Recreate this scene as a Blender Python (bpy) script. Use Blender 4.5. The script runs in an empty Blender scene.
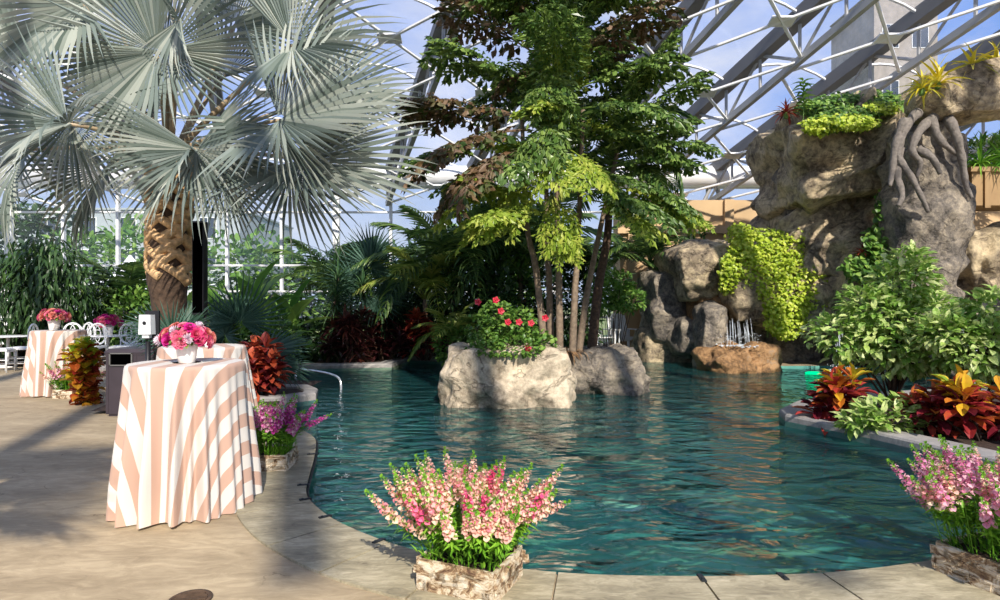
import bpy, bmesh, math, random
from mathutils import Vector, Matrix, noise
R = random.Random(7)
COL = bpy.context.scene.collection
PI = math.pi
F, HOR, EYE = 600.0, 305.0, 1.5            # focal length in pixels, horizon row, eye height

def at(px, py, d):                          # point seen at a pixel, at distance d along the view
    return Vector(((px-500)/F*d, d, EYE-(py-HOR)/F*d))
def gp(px, py, z=0.0):                      # point on a horizontal plane
    d = F*(EYE-z)/(py-HOR)
    return Vector(((px-500)/F*d, d, z))
def lerp(a, b, t): return a+(b-a)*t
def ru(a, b): return R.uniform(a, b)

# ------------------------------------------------------------------ mesh builder
class MB:
    def __init__(s): s.v=[]; s.f=[]; s.m=[]; s.a=[]; s.uv=[]; s.use_uv=False
    def add(s, vs, fs, mi=0, a=0.0, uv=None):
        b=len(s.v); s.v.extend([tuple(p) for p in vs]); s.a.extend([a]*len(vs))
        s.uv.extend(uv if uv else [(0,0)]*len(vs))
        if uv: s.use_uv=True
        for f in fs: s.f.append(tuple(b+i for i in f)); s.m.append(mi)
    def box(s, c, size, rot=None, mi=0, a=0.0, taper=1.0):
        x,y,z=[k/2 for k in size]; vs=[]
        for dz in (-z,z):
            t = taper if dz>0 else 1.0
            for dx,dy in ((-x,-y),(x,-y),(x,y),(-x,y)): vs.append(Vector((dx*t,dy*t,dz)))
        if rot is not None: vs=[rot@p for p in vs]
        c=Vector(c); vs=[p+c for p in vs]
        s.add(vs, [(0,3,2,1),(4,5,6,7),(0,1,5,4),(1,2,6,5),(2,3,7,6),(3,0,4,7)], mi, a)
    def bar(s, p, q, w, h, mi=0, a=0.0):
        p=Vector(p); q=Vector(q); d=q-p; L=d.length
        if L<1e-6: return
        s.box((p+q)/2, (w,h,L), d.to_track_quat('Z','Y').to_matrix() if abs(d.normalized().z)>.999 else basis(d), mi, a)
    def tube(s, pts, rad, n=8, mi=0, a=0.0, cap=True):
        pts=[Vector(p) for p in pts]
        if not hasattr(rad,'__len__'): rad=[rad]*len(pts)
        vs=[]; fs=[]; up=None
        for i,p in enumerate(pts):
            t=(pts[min(i+1,len(pts)-1)]-pts[max(i-1,0)])
            if t.length<1e-9: t=Vector((0,0,1))
            t.normalize()
            if up is None:
                up=Vector((0,0,1)) if abs(t.z)<.9 else Vector((1,0,0))
            u=(up-t*up.dot(t)); 
            if u.length<1e-6: u=t.orthogonal()
            u.normalize(); up=u; w=t.cross(u)
            for k in range(n):
                an=2*PI*k/n; vs.append(p+(u*math.cos(an)+w*math.sin(an))*rad[i])
        for i in range(len(pts)-1):
            for k in range(n):
                k2=(k+1)%n; fs.append((i*n+k,i*n+k2,(i+1)*n+k2,(i+1)*n+k))
        if cap: fs.append(tuple(range(n-1,-1,-1))); fs.append(tuple((len(pts)-1)*n+k for k in range(n)))
        s.add(vs,fs,mi,a)
    def lathe(s, prof, n=32, c=(0,0,0), mi=0, a=0.0):
        vs=[]; fs=[]; c=Vector(c)
        for r,z in prof:
            for k in range(n): an=2*PI*k/n; vs.append(c+Vector((r*math.cos(an),r*math.sin(an),z)))
        for i in range(len(prof)-1):
            for k in range(n):
                k2=(k+1)%n; fs.append((i*n+k,i*n+k2,(i+1)*n+k2,(i+1)*n+k))
        if prof[-1][0]>1e-4: fs.append(tuple((len(prof)-1)*n+k for k in range(n)))
        if prof[0][0]>1e-4: fs.append(tuple(range(n-1,-1,-1)))
        s.add(vs,fs,mi,a)
    def leaf(s, p, d, up, L, W, a=0.0, droop=0.15, fold=0.12, mi=0, shape='oval'):
        d=Vector(d); d.normalize(); up=Vector(up); x=d.cross(up)
        if x.length<1e-4: x=d.orthogonal()
        x.normalize(); z=x.cross(d)
        vs=[]
        prof={'oval':((.0,.04),(.22,.42),(.5,.5),(.78,.33),(1,.0)),
              'lance':((.0,.05),(.15,.38),(.4,.5),(.72,.28),(1,.0)),
              'obo':((.0,.05),(.3,.26),(.6,.5),(.84,.4),(1,.06)),
              'strap':((.0,.3),(.25,.5),(.5,.46),(.8,.28),(1,.0)),
              'small':((.0,.1),(.5,.5),(1,.0))}[shape]
        for t,w in prof:
            c=p+d*(L*t*(1-.25*droop*t))-z*(L*droop*t*t)
            ww=w*W
            if ww<1e-6: vs.append(c); continue
            vs+= [c-x*ww+z*(ww*fold*2), c, c+x*ww+z*(ww*fold*2)]
        n=len(prof); fs=[]
        for i in range(n-1):
            b=i*3
            if i==n-2 and prof[-1][1]==0: fs+=[(b,b+1,b+3),(b+1,b+2,b+3)]
            else: fs+=[(b,b+1,b+4,b+3),(b+1,b+2,b+5,b+4)]
        s.add(vs,fs,mi,a)
    def mesh(s, name, mats, smooth=False):
        me=bpy.data.meshes.new(name); me.from_pydata(s.v,[],s.f); 
        for m in (mats if isinstance(mats,(list,tuple)) else [mats]): me.materials.append(m)
        me.polygons.foreach_set('material_index', s.m)
        if smooth: me.polygons.foreach_set('use_smooth',[True]*len(s.f))
        at_=me.attributes.new('v','FLOAT','POINT'); at_.data.foreach_set('value', s.a)
        if s.use_uv:
            l=me.uv_layers.new(name='UVMap'); fl=[]
            for lp in me.loops: fl.extend(s.uv[lp.vertex_index])
            l.data.foreach_set('uv',fl)
        me.update(); return me
    def build(s, name, mats, parent=None, smooth=False, loc=None):
        return link(name, s.mesh(name,mats,smooth), parent, loc)
def basis(d):
    d=Vector(d).normalized(); x=d.cross(Vector((0,0,1)))
    if x.length<1e-5: x=Vector((1,0,0))
    x.normalize(); y=d.cross(x)
    return Matrix((x,y,d)).transposed()
def link(name, me, parent=None, loc=None):
    o=bpy.data.objects.new(name,me); COL.objects.link(o)
    if parent is not None: o.parent=parent
    if loc is not None: o.location=loc
    return o
def tag(o, label=None, cat=None, group=None, kind=None):
    if label: o['label']=label
    if cat: o['category']=cat
    if group: o['group']=group
    if kind: o['kind']=kind
    return o
def thing(name, label, cat, loc=(0,0,0), rz=0, group=None, kind=None):
    o=bpy.data.objects.new(name,None); COL.objects.link(o); o.location=loc; o.rotation_euler=(0,0,rz)
    o.empty_display_size=.1
    return tag(o,label,cat,group,kind)
def copy_tree(o, parent=None):
    c=o.copy(); COL.objects.link(c); c.parent=parent
    for ch in list(o.children): copy_tree(ch,c)
    return c
def orient(o, loc, ydir, zdir, scale=1.0):
    y=Vector(ydir).normalized(); z=Vector(zdir); x=y.cross(z)
    if x.length<1e-4: x=y.orthogonal()
    x.normalize(); z=x.cross(y)
    m=Matrix((x,y,z)).transposed().to_4x4(); m.translation=Vector(loc)
    sc=Matrix.Diagonal((scale,scale,scale,1)) if not hasattr(scale,'__len__') else Matrix.Diagonal((*scale,1))
    o.matrix_local=m@sc; return m@sc

# ------------------------------------------------------------------ materials
MATS={}
def newmat(name):
    m=bpy.data.materials.new(name); m.use_nodes=True; nt=m.node_tree
    for n in list(nt.nodes): nt.nodes.remove(n)
    out=nt.nodes.new('ShaderNodeOutputMaterial'); MATS[name]=m
    return m,nt,out
def nd(nt,t,**kw):
    n=nt.nodes.new(t)
    for k,v in kw.items():
        if k in n.inputs.keys(): n.inputs[k].default_value=v
        else: setattr(n,k,v)
    return n
def col(c): return (c[0],c[1],c[2],1)
def hexc(h):
    h=h.lstrip('#'); o=[]
    for i in (0,2,4):
        x=int(h[i:i+2],16)/255; o.append(x/12.92 if x<=.04045 else ((x+.055)/1.055)**2.4)
    return tuple(o)
def ramp(nt, stops, interp='LINEAR'):
    r=nt.nodes.new('ShaderNodeValToRGB'); r.color_ramp.interpolation=interp; e=r.color_ramp.elements
    while len(e)<len(stops): e.new(.5)
    for i,(p,c) in enumerate(stops): e[i].position=p; e[i].color=col(hexc(c) if isinstance(c,str) else c)
    return r
def plain(name, c, rough=.6, metal=0, bump=0, bscale=30, var=0.0, spec=.5):
    m,nt,out=newmat(name); c=hexc(c) if isinstance(c,str) else c
    b=nd(nt,'ShaderNodeBsdfPrincipled'); b.inputs['Roughness'].default_value=rough; b.inputs['Metallic'].default_value=metal
    b.inputs['Specular IOR Level'].default_value=spec; b.inputs['Base Color'].default_value=col(c)
    if bump or var:
        tc=nd(nt,'ShaderNodeTexCoord'); nz=nd(nt,'ShaderNodeTexNoise'); nz.inputs['Scale'].default_value=bscale; nz.inputs['Detail'].default_value=6
        nt.links.new(tc.outputs['Object'],nz.inputs['Vector'])
        if bump:
            bp=nd(nt,'ShaderNodeBump'); bp.inputs['Strength'].default_value=bump; bp.inputs['Distance'].default_value=.02
            nt.links.new(nz.outputs['Fac'],bp.inputs['Height']); nt.links.new(bp.outputs['Normal'],b.inputs['Normal'])
        if var:
            rp=ramp(nt,[(.3,tuple(k*(1-var) for k in c)),(.7,tuple(min(1,k*(1+var)) for k in c))])
            nt.links.new(nz.outputs['Fac'],rp.inputs['Fac']); nt.links.new(rp.outputs['Color'],b.inputs['Base Color'])
    nt.links.new(b.outputs[0],out.inputs[0]); return m
def leafmat(name, cols, rough=.45, trans=.3, spec=.4, mottle=0.0, mscale=18):
    m,nt,out=newmat(name)
    at_=nd(nt,'ShaderNodeAttribute'); at_.attribute_name='v'
    rp=ramp(nt,[(i/(max(1,len(cols)-1)),c) for i,c in enumerate(cols)]); src=at_.outputs['Fac']
    if mottle:
        tc=nd(nt,'ShaderNodeTexCoord'); nz=nd(nt,'ShaderNodeTexNoise'); nz.inputs['Scale'].default_value=mscale; nz.inputs['Detail'].default_value=3
        nt.links.new(tc.outputs['Object'],nz.inputs['Vector'])
        ma=nd(nt,'ShaderNodeMath',operation='MULTIPLY_ADD'); ma.inputs[1].default_value=mottle*2; ma.inputs[2].default_value=-mottle
        nt.links.new(nz.outputs['Fac'],ma.inputs[0])
        ad=nd(nt,'ShaderNodeMath',operation='ADD'); nt.links.new(ma.outputs[0],ad.inputs[0]); nt.links.new(src,ad.inputs[1]); src=ad.outputs[0]
    nt.links.new(src,rp.inputs['Fac'])
    b=nd(nt,'ShaderNodeBsdfPrincipled'); b.inputs['Roughness'].default_value=rough; b.inputs['Specular IOR Level'].default_value=spec
    t=nd(nt,'ShaderNodeBsdfTranslucent'); mx=nd(nt,'ShaderNodeMixShader'); mx.inputs[0].default_value=trans
    nt.links.new(rp.outputs['Color'],b.inputs['Base Color']); nt.links.new(rp.outputs['Color'],t.inputs['Color'])
    nt.links.new(b.outputs[0],mx.inputs[1]); nt.links.new(t.outputs[0],mx.inputs[2]); nt.links.new(mx.outputs[0],out.inputs[0])
    return m
def rockmat(name, cols, scale=1.0, bump=.7):
    m,nt,out=newmat(name); tc=nd(nt,'ShaderNodeTexCoord')
    n1=nd(nt,'ShaderNodeTexNoise'); n1.inputs['Scale'].default_value=1.3*scale; n1.inputs['Detail'].default_value=10; n1.inputs['Roughness'].default_value=.62; n1.inputs['Distortion'].default_value=.6
    n2=nd(nt,'ShaderNodeTexNoise'); n2.inputs['Scale'].default_value=9*scale; n2.inputs['Detail'].default_value=10; n2.inputs['Roughness'].default_value=.7
    mp=nd(nt,'ShaderNodeMapping'); mp.inputs['Scale'].default_value=(.8,.8,1.5); mp.inputs['Rotation'].default_value=(.3,.35,0); nt.links.new(tc.outputs['Object'],mp.inputs['Vector'])
    nz=nd(nt,'ShaderNodeTexNoise'); nz.inputs['Scale'].default_value=.9*scale; nz.inputs['Detail'].default_value=7; nz.inputs['Roughness'].default_value=.55; nz.inputs['Distortion'].default_value=.8; nt.links.new(mp.outputs[0],nz.inputs['Vector'])
    nt.links.new(tc.outputs['Object'],n1.inputs['Vector']); nt.links.new(tc.outputs['Object'],n2.inputs['Vector'])
    sb=nd(nt,'ShaderNodeMath',operation='SUBTRACT'); sb.inputs[1].default_value=.5; nt.links.new(nz.outputs['Fac'],sb.inputs[0])
    vo=nd(nt,'ShaderNodeMath',operation='ABSOLUTE'); nt.links.new(sb.outputs[0],vo.inputs[0])
    rp=ramp(nt,[(.37+.27*i/(len(cols)-1),c) for i,c in enumerate(cols)])
    ad=nd(nt,'ShaderNodeMath',operation='MULTIPLY_ADD'); ad.inputs[1].default_value=.45; nt.links.new(n2.outputs['Fac'],ad.inputs[0])
    ml=nd(nt,'ShaderNodeMath',operation='MULTIPLY'); ml.inputs[1].default_value=.55; nt.links.new(n1.outputs['Fac'],ml.inputs[0]); nt.links.new(ml.outputs[0],ad.inputs[2])
    nt.links.new(ad.outputs[0],rp.inputs['Fac'])
    cr=ramp(nt,[(0,(.3,.28,.26)),(.012,(1,1,1))]); nt.links.new(vo.outputs[0],cr.inputs['Fac'])
    mm=nd(nt,'ShaderNodeMix',data_type='RGBA',blend_type='MULTIPLY'); mm.inputs[0].default_value=.55
    nt.links.new(rp.outputs['Color'],mm.inputs[6]); nt.links.new(cr.outputs['Color'],mm.inputs[7])
    b=nd(nt,'ShaderNodeBsdfPrincipled'); b.inputs['Roughness'].default_value=.8; b.inputs['Specular IOR Level'].default_value=.3
    nt.links.new(mm.outputs[2],b.inputs['Base Color'])
    b1=nd(nt,'ShaderNodeBump'); b1.inputs['Strength'].default_value=bump; b1.inputs['Distance'].default_value=.16
    nt.links.new(ad.outputs[0],b1.inputs['Height'])
    b2=nd(nt,'ShaderNodeBump'); b2.inputs['Strength'].default_value=.6; b2.inputs['Distance'].default_value=.06
    nt.links.new(cr.outputs['Color'],b2.inputs['Height']); nt.links.new(b1.outputs[0],b2.inputs['Normal']); nt.links.new(b2.outputs[0],b.inputs['Normal'])
    nt.links.new(b.outputs[0],out.inputs[0]); return m

M={}
M['white']=plain('white_paint','#e4e6e6',.4)
M['steel']=plain('roof_steel','#a3a4a4',.5,var=.08,bscale=2)
M['steel_dark']=plain('roof_steel_dark','#6a6966',.5,var=.1,bscale=2)
M['black']=plain('black_metal','#17161a',.45)
M['dark_bin']=plain('bin_metal','#3b3338',.45,var=.12,bscale=6)
M['slot']=plain('slot_black','#020202',.9,spec=0)
M['vase']=plain('vase_ceramic','#f0eeea',.25)
M['soil']=plain('soil','#3a2a20',.95,bump=1,bscale=25,var=.4)
M['bark']=plain('palm_bark','#7a6a58',.85,bump=.8,bscale=14,var=.35)
M['bark_dark']=plain('dark_bark','#4b3a2c',.9,bump=.9,bscale=18,var=.4)
M['boot']=plain('leaf_base_tan','#d0ab7c',.7,bump=.6,bscale=20,var=.35)
M['stem_g']=plain('green_stem','#5c7f2c',.5,var=.2,bscale=10)
M['petiole']=plain('petiole_silver','#a89578',.5,var=.25,bscale=3)
M['chrome']=plain('rail_metal','#cfd4d6',.22,metal=.7)
M['tan_wall']=plain('tan_wall','#c8ab82',.85,var=.1,bscale=1.2,bump=.1)
M['brown_beam']=plain('brown_beam','#9a7d55',.7,var=.12,bscale=3)
M['edge_black']=plain('edge_rubber','#1d2226',.5)
M['cream']=plain('cream_building','#98a0a6',.85,var=.06,bscale=.4)
M['grey_building']=plain('grey_building','#8c857c',.9,var=.18,bscale=1.2)
M['win_dark']=plain('window_dark','#39424e',.2)
M['tent']=plain('tent_canvas','#f4f6f8',.7)
M['ext_ground']=plain('exterior_ground','#7e8a55',.95,var=.2,bscale=.5)
M['root']=plain('root_bark','#777068',.85,bump=.9,bscale=16,var=.3)
M['fiber']=plain('palm_fibre','#8a6a48',.9,bump=1,bscale=30,var=.4)

M['bismarck']=leafmat('bismarck_leaf',['#5a685e','#84918a','#b6bcb0','#6c7a70'],.45,.10,.45)
M['fan_green']=leafmat('fan_leaf_green',['#30503f','#466656','#60806e'],.5,.25)
M['fish_a']=leafmat('fishtail_green',['#38552a','#5b7c36','#8da653','#476730'],.35,.3)
M['fish_b']=leafmat('fishtail_lime',['#7c9a34','#a2b846','#c4cc60'],.4,.38)
M['fish_c']=leafmat('fishtail_bronze',['#334a22','#6a5236','#8e7660','#42602a','#7a5a3c'],.5,.25)
M['pin_green']=leafmat('palm_leaf_green',['#33522a','#526f36','#768f48'],.4,.3)
M['pin_yel']=leafmat('palm_leaf_yellow',['#5f7a30','#869a42','#b0b45c'],.4,.35)
M['deep']=leafmat('deep_green_leaf',['#22391c','#36532a','#4e6e36'],.35,.25)
M['mid']=leafmat('mid_green_leaf',['#456c2c','#67903c','#92b050'],.4,.3)
M['lime']=leafmat('lime_leaf',['#86a22a','#b2c83a','#d6e060','#9ab430'],.4,.35)
M['varieg']=leafmat('variegated_leaf',['#5f8c34','#8ab04a','#d2dc94','#6c9a3c','#b4cc68'],.4,.32,mottle=.25,mscale=35)
M['croton_r']=leafmat('croton_red_leaf',['#4a1a20','#8e3030','#cc6440','#7a2a2c','#d88048'],.3,.25,mottle=.15)
M['croton_y']=leafmat('croton_yellow_leaf',['#3e1620','#7c2230','#a83a30','#d08a28','#d4bc30','#7a9a30'],.3,.25,mottle=.12)
M['croton_g']=leafmat('croton_green_yellow_leaf',['#8a2a24','#b8602a','#c8b830','#9ab430','#6a9a30'],.3,.25,mottle=.15)
M['cordy']=leafmat('red_cordyline_leaf',['#2a1a1c','#4a2226','#6e3a30','#303420'],.35,.25)
M['dracaena']=leafmat('dracaena_leaf',['#23402c','#3a5c38','#5a7848'],.4,.2)
M['banana']=leafmat('banana_leaf',['#3f6c2e','#64903e','#90b054'],.35,.35)
M['brom']=leafmat('bromeliad_leaf',['#b8a820','#e0cc30','#f0e060','#a8b030'],.35,.35)
M['grassy']=leafmat('grassy_leaf',['#4a8a2a','#78b038','#9acc50'],.4,.35)
M['snap_g']=leafmat('snapdragon_foliage',['#4a8420','#6ea42c','#90c440'],.5,.35)
M['pink_a']=leafmat('petal_salmon',['#f0a0a0','#f6c4b8','#f8e4c8','#e88098','#e8f0b8'],.5,.35)
M['pink_b']=leafmat('petal_hot_pink',['#e0387c','#f06898','#f8a0b0','#d83070'],.5,.35)
M['pink_c']=leafmat('petal_soft_pink',['#d878a8','#e8a0c0','#f4d0d4','#c85c94'],.5,.35)
M['magenta']=leafmat('petal_magenta',['#b0288c','#d848a8','#e888c4','#f0c8e0'],.5,.3)
M['rose_pink']=leafmat('rose_pink',['#e86890','#f4a0b4','#f6c0c4'],.5,.25)
M['rose_coral']=leafmat('rose_coral',['#e88a80','#f2ac9c','#f4c4b4'],.5,.25)
M['rose_mag']=leafmat('rose_magenta',['#d02890','#e840a8','#f070c0'],.5,.25)
M['rose_white']=leafmat('rose_white',['#f0dcec','#fbf4f6','#e8d0e4'],.5,.25)
M['hib']=leafmat('hibiscus_red',['#e02848','#f05868','#f07880'],.5,.3)
M['rock']=rockmat('cliff_rock',['#544b40','#93856f','#c7b593','#e2cfa8'],1.0,1.0)
M['rock_pale']=rockmat('island_rock',['#736856','#a89a84','#cfbfa4','#e4d6bc'],1.2,.6)
M['rock_grey']=rockmat('grey_rock',['#47443f','#777067','#a19684','#beb098'],1.2,1.0)
M['rock_tan']=rockmat('wet_tan_rock',['#5a4a3a','#8a6a48','#b08a60','#98846c'],1.6)

def stripes():
    m,nt,out=newmat('striped_cloth'); uv=nd(nt,'ShaderNodeUVMap'); uv.uv_map='UVMap'
    sp=nd(nt,'ShaderNodeSeparateXYZ'); nt.links.new(uv.outputs[0],sp.inputs[0])
    a=nd(nt,'ShaderNodeMath',operation='MULTIPLY'); a.inputs[1].default_value=1/.21; nt.links.new(sp.outputs[0],a.inputs[0])
    fr=nd(nt,'ShaderNodeMath',operation='FRACT'); nt.links.new(a.outputs[0],fr.inputs[0])
    rp=ramp(nt,[(0,'#c6a592'),(.48,'#dcd7ce')],'CONSTANT'); nt.links.new(fr.outputs[0],rp.inputs['Fac'])
    tc=nd(nt,'ShaderNodeTexCoord'); nz=nd(nt,'ShaderNodeTexNoise'); nz.inputs['Scale'].default_value=160; nt.links.new(tc.outputs['Object'],nz.inputs['Vector'])
    bp=nd(nt,'ShaderNodeBump'); bp.inputs['Strength'].default_value=.12; bp.inputs['Distance'].default_value=.003; nt.links.new(nz.outputs['Fac'],bp.inputs['Height'])
    b=nd(nt,'ShaderNodeBsdfPrincipled'); b.inputs['Roughness'].default_value=.85; b.inputs['Specular IOR Level'].default_value=.2; b.inputs['Sheen Weight'].default_value=.15
    nt.links.new(rp.outputs[0],b.inputs['Base Color']); nt.links.new(bp.outputs[0],b.inputs['Normal'])
    t=nd(nt,'ShaderNodeBsdfTranslucent'); nt.links.new(rp.outputs[0],t.inputs[0]); mx=nd(nt,'ShaderNodeMixShader'); mx.inputs[0].default_value=.12
    nt.links.new(b.outputs[0],mx.inputs[1]); nt.links.new(t.outputs[0],mx.inputs[2]); nt.links.new(mx.outputs[0],out.inputs[0]); return m
M['cloth']=stripes()

def concrete(name, cols, crack=True, sc=1.0):
    m,nt,out=newmat(name); tc=nd(nt,'ShaderNodeTexCoord')
    n1=nd(nt,'ShaderNodeTexNoise'); n1.inputs['Scale'].default_value=1.6*sc; n1.inputs['Detail'].default_value=10; n1.inputs['Roughness'].default_value=.65
    n2=nd(nt,'ShaderNodeTexNoise'); n2.inputs['Scale'].default_value=7*sc; n2.inputs['Detail'].default_value=8; n2.inputs['Distortion'].default_value=1.5; n2.inputs['Roughness'].default_value=.7
    mp=nd(nt,'ShaderNodeMapping'); mp.inputs['Scale'].default_value=(.6,1.6,1); nt.links.new(tc.outputs['Object'],mp.inputs['Vector'])
    nt.links.new(mp.outputs[0],n1.inputs['Vector']); nt.links.new(mp.outputs[0],n2.inputs['Vector'])
    ad=nd(nt,'ShaderNodeMath',operation='ADD'); nt.links.new(n1.outputs['Fac'],ad.inputs[0]); nt.links.new(n2.outputs['Fac'],ad.inputs[1])
    ml=nd(nt,'ShaderNodeMath',operation='MULTIPLY'); ml.inputs[1].default_value=.5; nt.links.new(ad.outputs[0],ml.inputs[0])
    rp=ramp(nt,[(.34+.32*i/(len(cols)-1),c) for i,c in enumerate(cols)]); nt.links.new(ml.outputs[0],rp.inputs['Fac'])
    vo=nd(nt,'ShaderNodeTexVoronoi'); vo.feature='DISTANCE_TO_EDGE'; vo.inputs['Scale'].default_value=1.2*sc
    nzc=nd(nt,'ShaderNodeTexNoise'); nzc.inputs['Scale'].default_value=3; nzc.inputs['Detail'].default_value=6; nt.links.new(tc.outputs['Object'],nzc.inputs['Vector'])
    mv=nd(nt,'ShaderNodeMix',data_type='VECTOR'); mv.inputs[0].default_value=.4; nt.links.new(tc.outputs['Object'],mv.inputs[4]); nt.links.new(nzc.outputs['Color'],mv.inputs[5]); nt.links.new(mv.outputs[1],vo.inputs['Vector'])
    cr=ramp(nt,[(0,(.45,.4,.36)),(.006,(1,1,1))]); nt.links.new(vo.outputs['Distance'],cr.inputs['Fac'])
    nm=nd(nt,'ShaderNodeTexNoise'); nm.inputs['Scale'].default_value=2.2; nt.links.new(tc.outputs['Object'],nm.inputs['Vector'])
    msk=ramp(nt,[(.52,(0,0,0)),(.6,(1,1,1))]); nt.links.new(nm.outputs['Fac'],msk.inputs['Fac'])
    mm=nd(nt,'ShaderNodeMix',data_type='RGBA',blend_type='MULTIPLY'); nt.links.new(msk.outputs[0],mm.inputs[0])
    nt.links.new(rp.outputs[0],mm.inputs[6]); nt.links.new(cr.outputs[0],mm.inputs[7])
    b=nd(nt,'ShaderNodeBsdfPrincipled'); b.inputs['Roughness'].default_value=.75; b.inputs['Specular IOR Level'].default_value=.3
    nt.links.new(mm.outputs[2] if crack else rp.outputs[0],b.inputs['Base Color'])
    bp=nd(nt,'ShaderNodeBump'); bp.inputs['Strength'].default_value=.35; bp.inputs['Distance'].default_value=.02; nt.links.new(ml.outputs[0],bp.inputs['Height']); nt.links.new(bp.outputs[0],b.inputs['Normal'])
    nt.links.new(b.outputs[0],out.inputs[0]); return m
M['deck']=concrete('stamped_concrete',['#86775f','#a39378','#bfae90'])
M['coping']=concrete('coping_stone',['#6c6454','#989078','#c0b69c'],False,1.6)
M['kerb']=concrete('kerb_stone',['#6f6d6c','#93908c','#b0aaa2'],False,2)

def basin():
    m,nt,out=newmat('pool_plaster'); tc=nd(nt,'ShaderNodeTexCoord')
    nz=nd(nt,'ShaderNodeTexNoise'); nz.inputs['Scale'].default_value=.55; nz.inputs['Detail'].default_value=6
    nt.links.new(tc.outputs['Object'],nz.inputs['Vector'])
    rp=ramp(nt,[(.3,'#2f7a80'),(.5,'#5fa090'),(.68,'#b0c89a')]); nt.links.new(nz.outputs['Fac'],rp.inputs['Fac'])
    b=nd(nt,'ShaderNodeBsdfPrincipled'); b.inputs['Roughness'].default_value=.8; nt.links.new(rp.outputs[0],b.inputs['Base Color']); nt.links.new(b.outputs[0],out.inputs[0]); return m
M['basin']=basin()
def water():
    m,nt,out=newmat('pool_water'); tc=nd(nt,'ShaderNodeTexCoord')
    mp=nd(nt,'ShaderNodeMapping'); mp.inputs['Scale'].default_value=(.8,1.25,1); nt.links.new(tc.outputs['Object'],mp.inputs['Vector'])
    n1=nd(nt,'ShaderNodeTexNoise'); n1.inputs['Scale'].default_value=1.9; n1.inputs['Detail'].default_value=2.5; n1.inputs['Distortion'].default_value=.9
    n2=nd(nt,'ShaderNodeTexNoise'); n2.inputs['Scale'].default_value=6; n2.inputs['Detail'].default_value=2; n2.inputs['Distortion'].default_value=.6
    nt.links.new(mp.outputs[0],n1.inputs['Vector']); nt.links.new(mp.outputs[0],n2.inputs['Vector'])
    b1=nd(nt,'ShaderNodeBump'); b1.inputs['Strength'].default_value=1.0; b1.inputs['Distance'].default_value=.14; nt.links.new(n1.outputs['Fac'],b1.inputs['Height'])
    b2=nd(nt,'ShaderNodeBump'); b2.inputs['Strength'].default_value=1.0; b2.inputs['Distance'].default_value=.025; nt.links.new(n2.outputs['Fac'],b2.inputs['Height']); nt.links.new(b1.outputs[0],b2.inputs['Normal'])
    fr=nd(nt,'ShaderNodeFresnel'); fr.inputs[0].default_value=1.33; nt.links.new(b2.outputs[0],fr.inputs[1])
    tr=nd(nt,'ShaderNodeBsdfTransparent'); tr.inputs[0].default_value=(.60,.85,.83,1)
    gl=nd(nt,'ShaderNodeBsdfGlossy'); gl.inputs['Roughness'].default_value=.03; nt.links.new(b2.outputs[0],gl.inputs['Normal'])
    mx=nd(nt,'ShaderNodeMixShader'); nt.links.new(fr.outputs[0],mx.inputs[0]); df=nd(nt,'ShaderNodeBsdfDiffuse'); df.inputs[0].default_value=(.035,.17,.17,1); nt.links.new(b2.outputs[0],df.inputs['Normal']); tb=nd(nt,'ShaderNodeMixShader'); tb.inputs[0].default_value=.25; nt.links.new(tr.outputs[0],tb.inputs[1]); nt.links.new(df.outputs[0],tb.inputs[2])
    nt.links.new(tb.outputs[0],mx.inputs[1]); nt.links.new(gl.outputs[0],mx.inputs[2])
    nt.links.new(mx.outputs[0],out.inputs[0]); return m
M['water']=water()
def glassy(name, tint, gloss, haze):
    m,nt,out=newmat(name)
    tr=nd(nt,'ShaderNodeBsdfTransparent'); tr.inputs[0].default_value=col(tint)
    gl=nd(nt,'ShaderNodeBsdfGlossy'); gl.inputs['Roughness'].default_value=.08
    df=nd(nt,'ShaderNodeBsdfTranslucent'); df.inputs[0].default_value=(.85,.88,.95,1)
    m1=nd(nt,'ShaderNodeMixShader'); m1.inputs[0].default_value=gloss; m2=nd(nt,'ShaderNodeMixShader')
    tc=nd(nt,'ShaderNodeTexCoord'); mp=nd(nt,'ShaderNodeMapping'); mp.inputs['Scale'].default_value=(1.5,.35,1); nz=nd(nt,'ShaderNodeTexNoise'); nz.inputs['Scale'].default_value=.6; nz.inputs['Detail'].default_value=8
    nt.links.new(tc.outputs['Object'],mp.inputs[0]); nt.links.new(mp.outputs[0],nz.inputs['Vector'])
    rg=nd(nt,'ShaderNodeMapRange'); rg.inputs[1].default_value=.35; rg.inputs[2].default_value=.7; rg.inputs[3].default_value=0; rg.inputs[4].default_value=haze; nt.links.new(nz.outputs['Fac'],rg.inputs[0])  # uneven translucent whitening mixes a milky haze into the pane
    nt.links.new(rg.outputs[0],m2.inputs[0])
    nt.links.new(tr.outputs[0],m1.inputs[1]); nt.links.new(gl.outputs[0],m1.inputs[2]); nt.links.new(m1.outputs[0],m2.inputs[1]); nt.links.new(df.outputs[0],m2.inputs[2]); nt.links.new(m2.outputs[0],out.inputs[0]); return m
M['roof_glass']=glassy('roof_foil',(.95,.96,1),.05,.16)
M['glass']=glassy('window_glass',(.93,.96,.97),.08,.05)
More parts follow.
